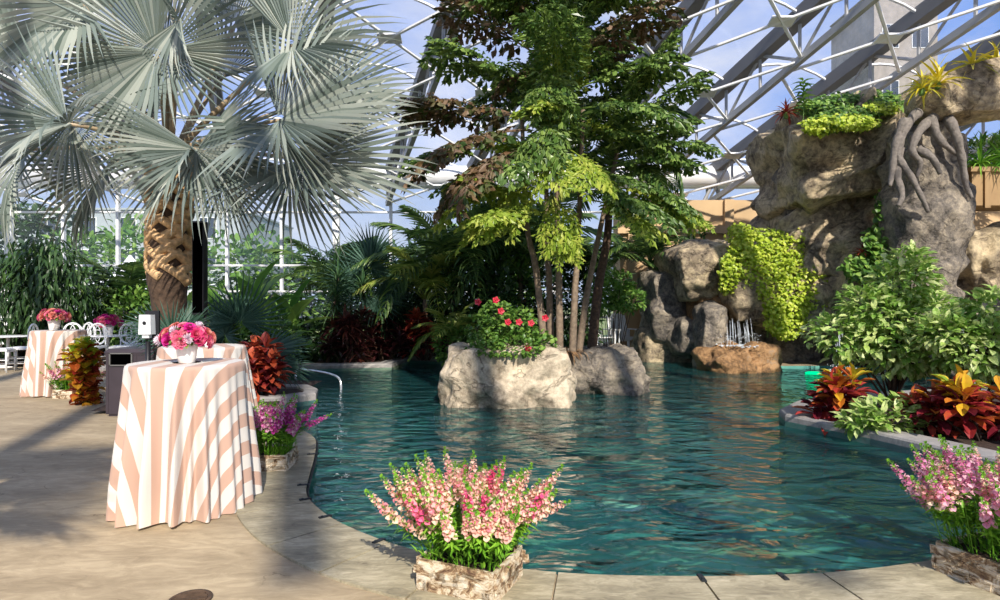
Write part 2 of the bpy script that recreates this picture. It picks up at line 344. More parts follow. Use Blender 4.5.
def fallmat():
    m,nt,out=newmat('falling_water'); tc=nd(nt,'ShaderNodeTexCoord'); mp=nd(nt,'ShaderNodeMapping'); mp.inputs['Scale'].default_value=(14,14,1.2)
    nz=nd(nt,'ShaderNodeTexNoise'); nz.inputs['Scale'].default_value=2; nz.inputs['Detail'].default_value=4
    nt.links.new(tc.outputs['Object'],mp.inputs[0]); nt.links.new(mp.outputs[0],nz.inputs['Vector'])
    rp=ramp(nt,[(.45,(0,0,0)),(.7,(.75,.75,.75))]); nt.links.new(nz.outputs['Fac'],rp.inputs['Fac'])
    tr=nd(nt,'ShaderNodeBsdfTransparent'); b=nd(nt,'ShaderNodeBsdfPrincipled'); b.inputs['Base Color'].default_value=(.85,.9,.95,1); b.inputs['Roughness'].default_value=.2
    mx=nd(nt,'ShaderNodeMixShader'); nt.links.new(rp.outputs[0],mx.inputs[0]); nt.links.new(tr.outputs[0],mx.inputs[1]); nt.links.new(b.outputs[0],mx.inputs[2]); nt.links.new(mx.outputs[0],out.inputs[0]); return m
M['fall']=fallmat()
def birch():
    m,nt,out=newmat('birch_bark'); tc=nd(nt,'ShaderNodeTexCoord'); mp=nd(nt,'ShaderNodeMapping'); mp.inputs['Scale'].default_value=(1,1,2)
    nz=nd(nt,'ShaderNodeTexNoise'); nz.inputs['Scale'].default_value=9; nz.inputs['Detail'].default_value=9; nz.inputs['Roughness'].default_value=.7; nz.inputs['Distortion'].default_value=1.5
    nt.links.new(tc.outputs['Object'],mp.inputs[0]); nt.links.new(mp.outputs[0],nz.inputs['Vector'])
    rp=ramp(nt,[(.36,'#5a4030'),(.45,'#a88c6a'),(.52,'#d8c8ac'),(.68,'#efe6d6')]); nt.links.new(nz.outputs['Fac'],rp.inputs['Fac'])
    b=nd(nt,'ShaderNodeBsdfPrincipled'); b.inputs['Roughness'].default_value=.85; nt.links.new(rp.outputs[0],b.inputs['Base Color'])
    bp=nd(nt,'ShaderNodeBump'); bp.inputs['Distance'].default_value=.03; nt.links.new(nz.outputs['Fac'],bp.inputs['Height']); nt.links.new(bp.outputs[0],b.inputs['Normal'])
    nt.links.new(b.outputs[0],out.inputs[0]); return m
M['birch']=birch()
def emit(name,c,s):
    m,nt,out=newmat(name); e=nd(nt,'ShaderNodeEmission'); e.inputs[0].default_value=col(c); e.inputs[1].default_value=s; nt.links.new(e.outputs[0],out.inputs[0]); return m
M['green_lamp']=emit('green_lamp',(.0,.9,.35),1.2)
M['pale_disc']=plain('pale_disc','#cfe6c8',.3)

# ------------------------------------------------------------------ world, sun, camera
sc=bpy.context.scene
w=bpy.data.worlds.new('World'); sc.world=w; w.use_nodes=True; nt=w.node_tree
for n in list(nt.nodes): nt.nodes.remove(n)
wo=nt.nodes.new('ShaderNodeOutputWorld'); bg=nt.nodes.new('ShaderNodeBackground'); tc=nt.nodes.new('ShaderNodeTexCoord')
sp=nd(nt,'ShaderNodeSeparateXYZ'); nt.links.new(tc.outputs['Generated'],sp.inputs[0])
rp=ramp(nt,[(0,(.58,.70,.92)),(.25,(.30,.48,.92)),(.6,(.16,.33,.85))]); nt.links.new(sp.outputs[2],rp.inputs['Fac'])
mp=nd(nt,'ShaderNodeMapping'); mp.inputs['Scale'].default_value=(1,1,2.6); nz=nd(nt,'ShaderNodeTexNoise'); nz.inputs['Scale'].default_value=2.3; nz.inputs['Detail'].default_value=9; nz.inputs['Roughness'].default_value=.6
nt.links.new(tc.outputs['Generated'],mp.inputs[0]); nt.links.new(mp.outputs[0],nz.inputs['Vector'])
cl=ramp(nt,[(.40,(0,0,0)),(.66,(.85,.85,.85))]); nt.links.new(nz.outputs['Fac'],cl.inputs['Fac'])
mx=nd(nt,'ShaderNodeMix',data_type='RGBA'); nt.links.new(cl.outputs[0],mx.inputs[0]); nt.links.new(rp.outputs[0],mx.inputs[6]); mx.inputs[7].default_value=(.86,.88,.95,1)
nt.links.new(mx.outputs[2],bg.inputs[0]); bg.inputs[1].default_value=.95; nt.links.new(bg.outputs[0],wo.inputs[0])
sun=bpy.data.lights.new('sun','SUN'); sun.energy=6.6; sun.angle=math.radians(.7); sun.color=(1,.91,.78)
so=bpy.data.objects.new('sun',sun); COL.objects.link(so)
SUN=Vector((-.26,1,-.74)).normalized(); so.rotation_euler=SUN.to_track_quat('-Z','Y').to_euler()
cam=bpy.data.cameras.new('camera'); cam.sensor_width=36; cam.lens=36*F/1000; cam.shift_y=(HOR-300)/1000; cam.clip_end=600
co=bpy.data.objects.new('camera',cam); COL.objects.link(co); co.location=(0,0,EYE); co.rotation_euler=(PI/2,0,0); sc.camera=co
sc.view_settings.view_transform='Standard'; sc.view_settings.look='None'; sc.view_settings.exposure=0.12; sc.view_settings.gamma=1
sc.cycles.max_bounces=10; sc.cycles.transparent_max_bounces=24; sc.cycles.caustics_reflective=False; sc.cycles.caustics_refractive=False
sc.cycles.use_denoising=True

# ------------------------------------------------------------------ ground, pool
def smooth_line(pts, n=6):
    o=[]; N=len(pts)
    for i in range(N-1):
        p0=pts[max(i-1,0)]; p1=pts[i]; p2=pts[i+1]; p3=pts[min(i+2,N-1)]
        for k in range(n):
            t=k/n; o.append(.5*((2*p1)+(p2-p0)*t+(2*p0-5*p1+4*p2-p3)*t*t+(3*p1-p0-3*p2+p3)*t**3))
    o.append(pts[-1]); return o
edge_px=[(300,430),(311,436),(316,443),(314,459),(309,477),(306,492),(311,503),(329,518),(352,530),(382,542),(415,552),(465,563),(530,572),(600,577),(700,578.5),(780,577),(850,573),(935,562),(1010,549),(1110,527)]
near=smooth_line([gp(*p) for p in edge_px],5)
rest=[Vector((8.5,4.6,0)),Vector((9.5,5.6,0)),gp(1060,488),gp(1000,470),gp(957,459),gp(910,448),gp(870,438.5),gp(785,421),gp(779,415),gp(797,406),gp(870,397),gp(1000,391),
      Vector((10.5,11.5,0)),Vector((10.5,14.5,0)),Vector((8.5,14.8,0)),gp(760,366),gp(700,364),gp(690,358),gp(640,354),gp(560,352),gp(500,353),gp(446,362),gp(410,360.5),gp(392,367.5),gp(290,369.5),
      gp(268,376),gp(262,384),gp(270,390.5),gp(309,391),gp(318,395),gp(316,400),gp(286,404),gp(272,412),gp(285,423)]
outline=near+rest
def fill(name, loops, z, mat, kind='structure'):
    bm=bmesh.new(); ed=[]
    for lp in loops:
        vs=[bm.verts.new((p[0],p[1],z)) for p in lp]
        for i in range(len(vs)): ed.append(bm.edges.new((vs[i],vs[(i+1)%len(vs)])))
    bmesh.ops.triangle_fill(bm,edges=ed,use_beauty=True,use_dissolve=False,normal=(0,0,1))
    for f in bm.faces:
        if f.normal.z<0: f.normal_flip()
    me=bpy.data.meshes.new(name); bm.to_mesh(me); bm.free(); me.materials.append(mat)
    return tag(link(name,me),kind=kind)
big=[Vector((-20,-20,0)),Vector((24,-20,0)),Vector((24,23,0)),Vector((-20,23,0))]
fill('floor',[big,outline],0,M['deck'])
fill('floor_exterior',[[Vector((-200,22.6,0)),Vector((200,22.6,0)),Vector((200,300,0)),Vector((-200,300,0))]],-.05,M['ext_ground'])
b=MB(); vs=[]; n=len(outline)
for p in outline: vs+= [(p.x,p.y,0),(p.x,p.y,-.95)]
b.add(vs,[(2*i,2*((i+1)%n),2*((i+1)%n)+1,2*i+1) for i in range(n)])
tag(b.build('wall_pool',M['basin']),kind='structure')
fill('floor_pool',[[Vector((-9,1,0)),Vector((14,1,0)),Vector((14,21,0)),Vector((-9,21,0))]],-.95,M['basin'])
wz=-.07
wt=fill('pool_water',[outline],wz,M['water'])
tag(wt,'rippling teal water filling the free-form swimming pool','water')
# coping slabs along the near and left edge
def offset(line, d):
    o=[]
    for i,p in enumerate(line):
        t=(line[min(i+1,len(line)-1)]-line[max(i-1,0)]).normalized(); o.append(p+Vector((t.y,-t.x,0))*d)
    return o
b=MB(); n=len(near)
out_=offset(near,.52)
for i in range(n-1):
    if (near[i]-out_[i]).dot(Vector((0,0,1)))!=0: pass
cut=set(range(6,n,8))
acc=[]; 
for i in range(n-1):
    a0=near[i].lerp(out_[i],.0); 
    g=.012/ max((near[i+1]-near[i]).length,.02)
    t0=g if i in cut else 0
    p0=near[i].lerp(near[i+1],t0); q0=out_[i].lerp(out_[i+1],t0); p1=near[i+1]; q1=out_[i+1]
    zt=.014
    b.add([(p0.x,p0.y,zt),(p1.x,p1.y,zt),(q1.x,q1.y,zt),(q0.x,q0.y,zt),(p0.x,p0.y,-.05),(p1.x,p1.y,-.05),(q1.x,q1.y,-.01),(q0.x,q0.y,-.01)],
          [(0,3,2,1),(0,1,5,4),(2,3,7,6),(0,4,7,3),(1,2,6,5)])
tag(b.build('trim_1',M['coping']),kind='structure')
b=MB(); b.tube([p+Vector((0,0,-.015)) for p in offset(near,-.012)],.013,6)
tag(b.build('edge_seal',M['edge_black']),'thin black rubber seal running along the near curved pool edge','pool edging')
for i,(px,py) in enumerate([(303,455),(297,486),(309,501),(331,518.5),(384,543),(697,579),(786,577.5)]):
    p=gp(px,py); j=min(range(n),key=lambda k:(near[k]-p).length); q=near[j]; t=(near[min(j+1,n-1)]-near[max(j-1,0)]).normalized(); nn=Vector((t.y,-t.x,0))
    b=MB(); c=q+nn*.03; rot=Matrix.Rotation(math.atan2(nn.y,nn.x),3,'Z')
    b.box((0,0,.003),(.085,.028,.01)); b.box((-.042,0,-.03),(.01,.028,.07)); b.box((.02,0,.01),(.015,.015,.006))
    o=b.build('edge_bracket',M['edge_black'],loc=(c.x,c.y,.014)); o.rotation_euler.z=math.atan2(nn.y,nn.x)
    tag(o,['black bracket on the pool rim beside the small snapdragon box','black bracket on the pool rim just left of the narrowest bend','black bracket on the pool rim where it bends right of the striped table','black bracket on the rim between the striped table and front flower box','black bracket on the pool rim directly left of the front flower box','black bracket on the near pool rim, left of the two at bottom centre-right','black bracket on the near pool rim closest to the right flower box'][i],'bracket','black brackets on the pool rim')
# drain lid at the bottom of the frame
dp=gp(190,601); b=MB(); b.lathe([(.0,.001),(.1,.001),(.105,.012),(.09,.014),(.085,.008),(0,.008)],28)
for k in range(-3,4): b.box((0,k*.022,.011),(2*math.sqrt(max(.0,.08**2-(k*.022)**2)),.008,.006))
tag(b.build('floor_drain',M['bark_dark'],loc=(dp.x,dp.y,0)),'small round rusty drain cover set in the concrete deck','drain')

def kerb(name, pts, wdt, h, mat, z0=-.3, closed=False, label=None):
    """stone kerb following a line, with a rounded top edge"""
    b=MB(); N=len(pts); L=[]; 
    for i,p in enumerate(pts):
        a=pts[(i-1)%N] if (closed or i>0) else p; c=pts[(i+1)%N] if (closed or i<N-1) else p
        t1=(p-a).normalized() if (p-a).length>0 else (c-p).normalized(); t2=(c-p).normalized() if (c-p).length>0 else t1
        t=(t1+t2).normalized(); nn=Vector((t.y,-t.x,0)); k=1/max(.5,nn.dot(Vector((t1.y,-t1.x,0))))
        L.append((p,nn*k))
    prof=[(0,z0),(0,h-.03),(.015,h-.008),(.04,h),(wdt-.03,h),(wdt,h-.02),(wdt,z0)]
    vs=[]; m=len(prof)
    for p,nn in L:
        for x,z in prof: vs.append((p.x+nn.x*x,p.y+nn.y*x,z))
    fs=[]
    for i in range(N if closed else N-1):
        j=(i+1)%N
        for k in range(m-1): fs.append((i*m+k,j*m+k,j*m+k+1,i*m+k+1))
    if not closed: fs+= [tuple(range(m)),tuple((N-1)*m+k for k in range(m-1,-1,-1))]
    b.add(vs,fs); o=b.build(name,mat); return tag(o,kind='structure')
pen=[Vector((9.5,5.6,0)),gp(1060,488),gp(1000,470),gp(957,459),gp(910,448),gp(870,438.5),gp(785,421),gp(779,415),gp(797,406),gp(870,397),gp(1000,391)]
kerb('trim_2',[p+Vector((0,0,0)) for p in pen],.36,.09,M['kerb'],-1.2)
fill('soil_bed',[[Vector((9.5,6.0,0))]+[gp(1060,484)+Vector((.2,.3,0)),gp(957,455)+Vector((0,.2,0)),gp(870,435)+Vector((.1,.2,0)),gp(800,414)+Vector((.2,.05,0)),gp(870,400)+Vector((.1,-.1,0)),Vector((9.5,10.2,0))]],.05,M['soil'])
nose=[gp(200,388),gp(240,390),gp(270,390.5),gp(309,391),gp(318,395),gp(316,400),gp(286,404),gp(240,406),gp(200,405)]
kerb('trim_3',nose[::1],.22,.12,M['kerb'],-1.2)
fill('soil_bed',[[p+Vector((0,0,0)) for p in [gp(205,391),gp(300,392.5),gp(308,395),gp(300,399),gp(205,403)]]],.07,M['soil'])
back=[Vector((-9.5,13.7,0)),gp(290,369.5),gp(392,367.5),gp(410,360.5),gp(446,362),gp(500,353)]
kerb('trim_4',back[::-1],.4,.1,M['kerb'],-1.2)
bed=[Vector((-12,14.4,0)),gp(290,366),gp(388,364.5),gp(406,358),gp(446,359),gp(500,351),gp(640,352.5),Vector((9,19.5,0)),Vector((9,22.2,0)),Vector((-18,22.2,0)),Vector((-18,14.8,0))]
fill('soil_bed',[bed],.06,M['soil'])
fill('soil_bed',[[Vector((-5.6,8.2,0)),Vector((-3.3,8.4,0)),Vector((-3.4,11.5,0)),Vector((-6.5,11.8,0))]],.05,M['soil'])
for o in bpy.data.objects:
    if o.name.startswith('soil_bed'): tag(o,'dark bare soil under the plants','soil',kind='stuff')

# handrail
b=MB(); hp=[at(296,369,11.6),at(318,371.5,11.4),at(333,375,11.25),at(340,380,11.15),at(341,391,11.1),at(341,397,11.1)]
hp=smooth_line(hp,5); b.tube(hp,.024,10); b.tube([at(296,369,11.6),at(296,369,11.6)-Vector((0,0,.35))],.024,10)
tag(b.build('handrail',M['chrome'],smooth=True),'bent white metal handrail going down into the pool steps','handrail')
# pale disc on the pool floor, then the green lamp
lp=gp(621,503,-.92); b=MB(); b.lathe([(.0,-.03),(.27,-.03),(.28,.0),(.2,.05),(0,.08)],28)
t=thing('pool_floor_disc','pale round disc on the pool floor in the open middle of the water','pool light',lp)
b.build('lens',M['pale_disc'],t,True)
b=MB(); b.lathe([(.27,-.03),(.31,-.03),(.315,.0),(.275,.02)],28); b.build('rim',M['chrome'],t,True)
lp=gp(815,373,-.06); b=MB(); b.lathe([(0,-.03),(.2,-.03),(.21,0),(.17,.02),(0,.03)],24)
tag(b.build('green_lamp',M['green_lamp'],smooth=True,loc=lp),'glowing green lamp at the waterline near the foot of the cliff','pool light')

# ------------------------------------------------------------------ glasshouse
def roof_z(y):
    if y>=9: return 6.2+.325*(22-y)
    z9=6.2+.325*13
    if y>=-4: t=(9-y)/13; return z9+.325*13*(t-.5*t*t)*.9
    z4=z9+.325*13*.5*.9
    return max(.5,z4-.022*(-4-y)**2)
SP=2.93
def rx(k,y): return 4.66+SP*k+.38*(22-y)
KS=range(-8,7)
ys=[22-1.2*i for i in range(0,29)]
def wallish(b, p, q, w, h): b.bar(p,q,w,h)
for k in KS:
    b=MB(); 
    for i in range(len(ys)-1):
        y0,y1=ys[i],ys[i+1]
        p=Vector((rx(k,y0),y0,roof_z(y0))); q=Vector((rx(k,y1),y1,roof_z(y1)))
        b.bar(p,q,.34,.24)
        b.bar(p+Vector((0,0,.2)),q+Vector((0,0,.2)),.2,.2)
    o=tag(b.build('roof_rafter',M['steel_dark']),kind='structure')
    b=MB()
    for i in range(len(ys)-1):
        y0,y1=ys[i],ys[i+1]
        if y1<2: break
        off=Vector((0,0,-1.0))
        p=Vector((rx(k,y0),y0,roof_z(y0))); q=Vector((rx(k,y1),y1,roof_z(y1)))
        b.bar(p+off,q+off,.14,.17)
        b.tube([p+Vector((.0,0,-.1)),p+off],.045,6)
        b.tube([(p if i%2 else q),(q if i%2 else p)+off],.04,6)
    tag(b.build('roof_truss_chord',M['steel']),kind='structure')
b=MB()                                              # bowed purlins
for k in list(KS)[:-1]:
    for i in range(0,19):
        y=22-2.4*i/2*1.0
        if i%2: continue
        pts=[]
        for j in range(9):
            t=j/8; x=lerp(rx(k,y),rx(k+1,y),t); pts.append((x,y,roof_z(y)+.15+.62*4*t*(1-t)*.8))
        b.tube(pts,.042,6)
tag(b.build('roof_purlin',M['white']),kind='structure')
b=MB(); bn=MB()                                     # X braces with plate nodes between the lower chords
for k in list(KS)[:-1]:
    for i in range(7):
        y=20.8-2.4*i+(.0 if k%2 else .5)
        c=Vector(((rx(k,y)+rx(k+1,y))/2,y,roof_z(y)-1.0))
        for sx in (-1,1):
            for dy in (-1.15,1.15):
                kk=k if sx<0 else k+1; e=Vector((rx(kk,y+dy),y+dy,roof_z(y+dy)-1.0))
                b.tube([c,e],.042,6)
        d=Vector((.38,-1,.325)).normalized(); bn.box(c,(.55,.3,.05),basis(Vector((0,.3,.95))))
tag(b.build('roof_brace',M['white']),kind='structure'); tag(bn.build('roof_brace_plate',M['white']),kind='structure')
b=MB()                                              # vaulted foil panels
for k in list(KS)[:-1]:
    n=6; rows=[]
    vs=[]; 
    for y in ys:
        for j in range(n+1):
            t=j/n; x=lerp(rx(k,y),rx(k+1,y),t); vs.append((x,y,roof_z(y)+.22+.62*4*t*(1-t)*.8))
    b.add(vs,[(i*(n+1)+j,i*(n+1)+j+1,(i+1)*(n+1)+j+1,(i+1)*(n+1)+j) for i in range(len(ys)-1) for j in range(n)])
tag(b.build('ceiling',M['roof_glass'],smooth=True),kind='structure')
b=MB(); b.tube([(-22,21.7,6.15),(24,21.7,6.15)],.38,20)
tag(b.build('eave_tube',M['white'],smooth=True),kind='structure')
b=MB()
for k in range(2,12):
    x=k*SP*.66; 
    b.tube([(x,21.7,5.9),(x+.95,22.0,3.9)],.06,6); b.tube([(x+1.9,21.7,5.9),(x+.95,22.0,3.9)],.06,6)
b.tube([(4,22,3.9),(24,22,3.9)],.09,8)
tag(b.build('eave_brace',M['steel']),kind='structure')
b=MB(); g=MB()
for k in range(-11,13):
    x=k*2.0; b.box((x,22,2.9),(.1 if k%3 else .24,.14,5.8))
for z in (.1,1.05,2.0,2.95,4.9,5.8): b.box((1,22,z),(46,.1,.07))
tag(b.build('window_1_frame',M['white']),kind='structure')
g.add([(-22,22.05,0),(24,22.05,0),(24,22.05,6.2),(-22,22.05,6.2)],[(0,1,2,3)])
tag(g.build('window_1',M['glass']),kind='structure')
b=MB(); g=MB()                                       # left side wall
for k in range(-9,12): b.box((-19.5,k*2.0,3),(.14,.12 if k%3 else .26,6))
for z in (.1,1.05,2.0,2.95,4.9,6): b.box((-19.5,1,z),(.1,44,.07))
tag(b.build('window_2_frame',M['white']),kind='structure')
g.add([(-19.55,-20,0),(-19.55,22,0),(-19.55,22,6.2),(-19.55,-20,6.2)],[(0,1,2,3)])
tag(g.build('window_2',M['glass']),kind='structure')

# interior tan wall block right of the island, brown beam at the right
def facade(name, x0,x1,y0,y1,z1,mat,wins,label,cat,z0=0):
    t=thing(name,label,cat,((x0+x1)/2,y0,z0)); cx=(x0+x1)/2
    b=MB(); b.box((0,(y1-y0)/2,(z1-z0)/2),(x1-x0,y1-y0,z1-z0)); b.box((0,(y1-y0)/2,z1-z0+.1),(x1-x0+.3,y1-y0+.3,.2)); b.build('wall',mat,t)
    for (a,bb,c,d) in wins:
        f=MB(); f.box(((a+bb)/2-cx,-.03,(c+d)/2-z0),(bb-a+.16,.1,d-c+.16)); fo=f.build('window',M['white'],t)
        g=MB(); g.box(((a+bb)/2-cx,-.09,(c+d)/2-z0),(bb-a,.02,d-c)); g.box(((a+bb)/2-cx,-.1,(c+d)/2-z0),(.05,.04,d-c),mi=1); g.build('pane',[M['win_dark'],M['white']],fo)
    return t
b=MB(); b.box((7.1,20.6,2.5),(6.2,1.2,5.0)); b.box((7.1,19.95,4.0),(6.4,.2,.25)); b.box((7.1,19.95,2.6),(6.4,.12,.12))
for x in (4.4,6.0,7.6,9.2): b.box((x,19.95,2.5),(.3,.16,5))
tag(b.build('wall_back',M['tan_wall']),kind='structure')
b=MB(); b.box((15.5,16.4,2.5),(8,1,5.0)); b.box((15.5,15.8,5.0),(8.2,.4,.25)); b.box((15.5,15.85,2.2),(8,.14,.14))
tag(b.build('wall_right',M['tan_wall']),kind='structure')
p=at(985,192,13.2); b=MB(); b.box((0,0,0),(3.6,.8,.72)); b.box((0,-.02,.4),(3.75,.9,.1)); b.box((-1.5,-.42,-.02),(.12,.06,.8))
tag(b.build('beam_planter',M['brown_beam'],loc=(p.x+1.2,p.y,p.z)),'tan ledge planter bridging out from the cliff, grassy plants on top','planter')

# exterior
facade('hotel_building',-52,-26,60,75,11,M['cream'],[(x,x+1.6,z,z+2) for x in (-50,-46,-42,-38,-34,-30) for z in (1.5,5,8.2)],'grey-blue low building with white-framed windows beyond the glass wall','building')
facade('tower_building',53,62,85,96,46,M['grey_building'],[(x,x+2.2,z,z+3.2) for x in (54.2,58.4) for z in (6,14,22,30,38)],'tall grey stone tower beyond the glass roof on the right side','building')
tp=Vector((-18.5,30,0)); t=thing('tent','white peaked canvas tent on the lawn outside the glass wall','tent',tp)
b=MB(); b.lathe([(2.9,2.2),(2.9,1.9),(2.92,1.9),(2.92,2.2),(1.6,2.7),(.6,3.3),(.05,4.0)],4); b.build('canopy',M['tent'],t)
for sx in (-1,1):
    for k in range(2):
        b=MB(); a_=k*PI/2+(0 if sx>0 else PI); b.tube([(2.85*math.cos(a_),2.85*math.sin(a_),-.05),(2.85*math.cos(a_),2.85*math.sin(a_),2.2)],.06,8); b.build('pole',M['white'],t)

# ------------------------------------------------------------------ leaf templates
def fan_mesh(name, mat, nseg=54, span=300, seed=1, joined=.5, cup=.25, droop=.25, wf=1.0, fold=.0):
    """costapalmate blade, unit radius, heading +Y, face +Z"""
    r=random.Random(seed); b=MB(); d=math.radians(span)/nseg
    for i in range(nseg):
        a=-math.radians(span)/2+d*(i+.5); L=(1.0-.22*abs(a/PI)**1.5)*r.uniform(.94,1.04)
        dr=droop*r.uniform(.5,1.6); tw=r.uniform(-.03,.03); vs=[]; rj=joined*(1-.25*abs(a)/PI)
        rows=[.04,.2,rj*.75,rj,rj+(L-rj)*.4,rj+(L-rj)*.78,L]
        for q,rr in enumerate(rows):
            half=math.tan(d/2)*rr*wf if rr<=rj else math.tan(d/2)*rj*wf*(1-((rr-rj)/(L-rj))**1.3)*.98
            an=a+tw*max(0,rr-rj)*2
            cz=fold*rr*abs(math.sin(a))+cup*rr*(abs(math.sin(a/2))**1.5)-dr*max(0,(rr-.45))**2+cup*.35*rr*rr*0
            fo=half*1.5
            c=Vector((math.sin(an)*rr,math.cos(an)*rr-cz*.15,cz)); x=Vector((math.cos(an),-math.sin(an),0))
            vs+= [c-x*half-Vector((0,0,fo*.5)),c+Vector((0,0,fo*.5)),c+x*half-Vector((0,0,fo*.5))]
        fs=[]
        for q in range(len(rows)-1): o=q*3; fs+=[(o,o+1,o+4,o+3),(o+1,o+2,o+5,o+4)]
        b.add(vs,fs,0,r.random())
    b.tube([(0,-.02,-.01),(0,.2,.0),(0,.45,-.01)],[.018,.012,.003],6,0,.9)
    return b.mesh(name,mat)
def pinnate_mesh(name, mat, npair=26, seed=2, arch=.5, ll=.3, lw=.028, vee=.35, stem=.18, droopl=.5):
    """feather frond, unit length, heading +Y then arching down"""
    r=random.Random(seed); b=MB()
    def P(t): return Vector((0, t*(1-.12*arch*t*t), arch*(.55*t-1.15*t*t*t) if arch else 0))
    b.tube([P(i/10) for i in range(11)],[.012*(1-.8*i/10) for i in range(11)],5,0,.6)
    for i in range(npair):
        t=stem+(1-stem)*(i+.5)/npair; p=P(t); tg=(P(min(1,t+.02))-P(t-.02)).normalized()
        L=ll*(math.sin(PI*min(1,max(0,(t-stem)/(1-stem)*.86+.12)))**.6)*r.uniform(.9,1.08)
        for s in (-1,1):
            side=Vector((s,0,0)); f=.35+.9*(t-stem); dd=(side+tg*f+Vector((0,0,vee*r.uniform(.6,1.3)))).normalized()
            b.leaf(p,dd,Vector((0,0,1)),L,lw*1.0,r.random(),droopl*r.uniform(.7,1.4),.25,0,'strap')
    return b.mesh(name,mat)
def fishtail_mesh(name, mat, seed=3, np_=9, arch=.45):
    r=random.Random(seed); b=MB()
    def P(t): return Vector((0,t*(1-.1*t),arch*(.5*t-1.0*t*t)))
    b.tube([P(i/8) for i in range(9)],[.011*(1-.8*i/8) for i in range(9)],5,0,.5)
    def wedge(p,d,up,L,a):
        d=d.normalized(); x=d.cross(up); 
        if x.length<1e-3: x=d.orthogonal()
        x.normalize(); z=x.cross(d); W=L*.24
        vs=[p]
        for k in range(5):
            u=-1+k*.5; ln=L*(1-.35*abs(u)*r.uniform(.5,1.4)) if k%2==0 else L*.72
            vs.append(p+d*ln+x*(W*u)-z*(L*.15*r.uniform(.5,1.6)))
        vs.append(p+d*L*.45-x*W*.5+z*.008); vs.append(p+d*L*.45+x*W*.5+z*.008)
        b.add(vs,[(0,7,5,4,3),(0,3,2,1,6)],0,a)
    for i in range(np_):
        t=.2+.8*(i+.5)/np_; p=P(t); tg=(P(min(1,t+.02))-P(t-.02)).normalized(); S=.36*math.sin(PI*min(.96,(t-.08)*.92))**.7*r.uniform(.8,1.12)
        for s in (-1,1):
            d=(Vector((s,0,0))+tg*(.6+.6*t)+Vector((0,0,r.uniform(-.1,.3)))).normalized()
            q=[p+d*S*u-Vector((0,0,S*.28*u*u)) for u in (0,.33,.66,1)]
            b.tube(q,[.004,.003,.0025,.0015],3,0,.5,cap=False)
            nl=max(3,int(6.5*S/.36))
            for j in range(nl):
                u=(j+.8)/nl; c=p+d*S*u-Vector((0,0,S*.28*u*u)); cd=(d-Vector((0,0,.5*u))).normalized(); sx=cd.cross(Vector((0,0,1))).normalized()
                for s2 in (-1,1):
                    dd=(sx*s2+cd*r.uniform(.5,1.3)+Vector((0,0,r.uniform(-.6,.5)))); wedge(c,dd,Vector((r.uniform(-.5,.5),r.uniform(-.5,.5),1)),.125*r.uniform(.7,1.25),r.random())
            wedge(p+d*S-Vector((0,0,S*.28)),d-Vector((0,0,.5)),Vector((0,0,1)),.11,r.random())
    wedge(P(1),P(1)-P(.95),Vector((0,0,1)),.17,r.random())
    return b.mesh(name,mat)

FAN=[fan_mesh('frond',M['bismarck'],n_,s,i,j,c,dp,.94,fo_) for i,(n_,s,j,c,dp,fo_) in enumerate([(46,215,.52,.15,.3,.35),(50,240,.48,.15,.6,.6),(40,180,.5,.3,.4,.5),(52,280,.45,.3,.5,.4)])]
FANG=[fan_mesh('frond',M['fan_green'],30,s,i+9,.38,c,dp) for i,(s,c,dp) in enumerate([(270,.25,.35),(240,.2,.5)])]
PIN={k:[pinnate_mesh('frond',M[m],26,i+20,a,.30,.03) for i,a in enumerate((.35,.6,.9))] for k,m in (('g','pin_green'),('y','pin_yel'))}
FISH={k:[fishtail_mesh('frond',M[m],i+40,10,a) for i,a in enumerate((.05,.2,.42))] for k,m in (('a','fish_a'),('b','fish_b'),('c','fish_c'))}

# ------------------------------------------------------------------ Bismarck palm
def petiole(parent, a, bpt, sag=.15, r0=.05, r1=.02, mat=None, name='petiole'):
    m=MB(); a=Vector(a); bpt=Vector(bpt); mid=(a+bpt)/2+Vector((0,0,sag)); pts=[]
    for i in range(7):
        t=i/6; pts.append(a*(1-t)**2+mid*2*t*(1-t)+bpt*t*t)
    m.tube(pts,[lerp(r0,r1,i/6) for i in range(7)],7); return m.build(name,mat or M['petiole'],parent,True)
def bismarck(name,label,base,crown_z,specs,trunk_r=.2,boots=26):
    t=thing(name,label,'palm tree',base)
    b=MB(); pts=[]; rr=[]
    for i in range(15):
        z=crown_z*i/14; pts.append((.03*math.sin(z*2),.02*math.cos(z*1.7),z)); rr.append(trunk_r*(1.15 if i<2 else 1.0)*(1+.05*math.sin(i*2.1))*(1 if z<crown_z*.5 else 1.12))
    rr[-1]*=.6; b.tube(pts,rr,16); b.build('trunk',M['bark_dark'],t,True)
    b=MB()
    for i in range(boots):
        z=crown_z*.5+crown_z*.44*i/boots; a=i*2.4; s=1 if i%2 else -1; pts=[];rad=[]
        for j in range(8):
            u=j/7; an=a+s*1.5*u; R_=trunk_r*(1.05+.12*u); pts.append((R_*math.cos(an),R_*math.sin(an),z+.24*u-.05)); rad.append(.074*(1-.45*u)+.01)
        b.tube(pts,rad,6)
    b.build('leaf_bases',M['boot'],t,True)
    for (h,ax,nz,r_,vi) in specs:
        h=Vector(h)-Vector(base); f=link('frond',FAN[vi%4],t); fm=orient(f,h,ax,nz,r_)
        f2=petiole(t,Vector((0,0,crown_z-.12))+Vector((h.x,h.y,0)).normalized()*.08,h,.12); 
        f2.parent=f; f2.matrix_parent_inverse=fm.inverted()
    return t
B0=Vector((-4.68,8.5,0))
def S(px,py,d,ax,nz,r,vi): return (at(px,py,d),ax,nz,r,vi)
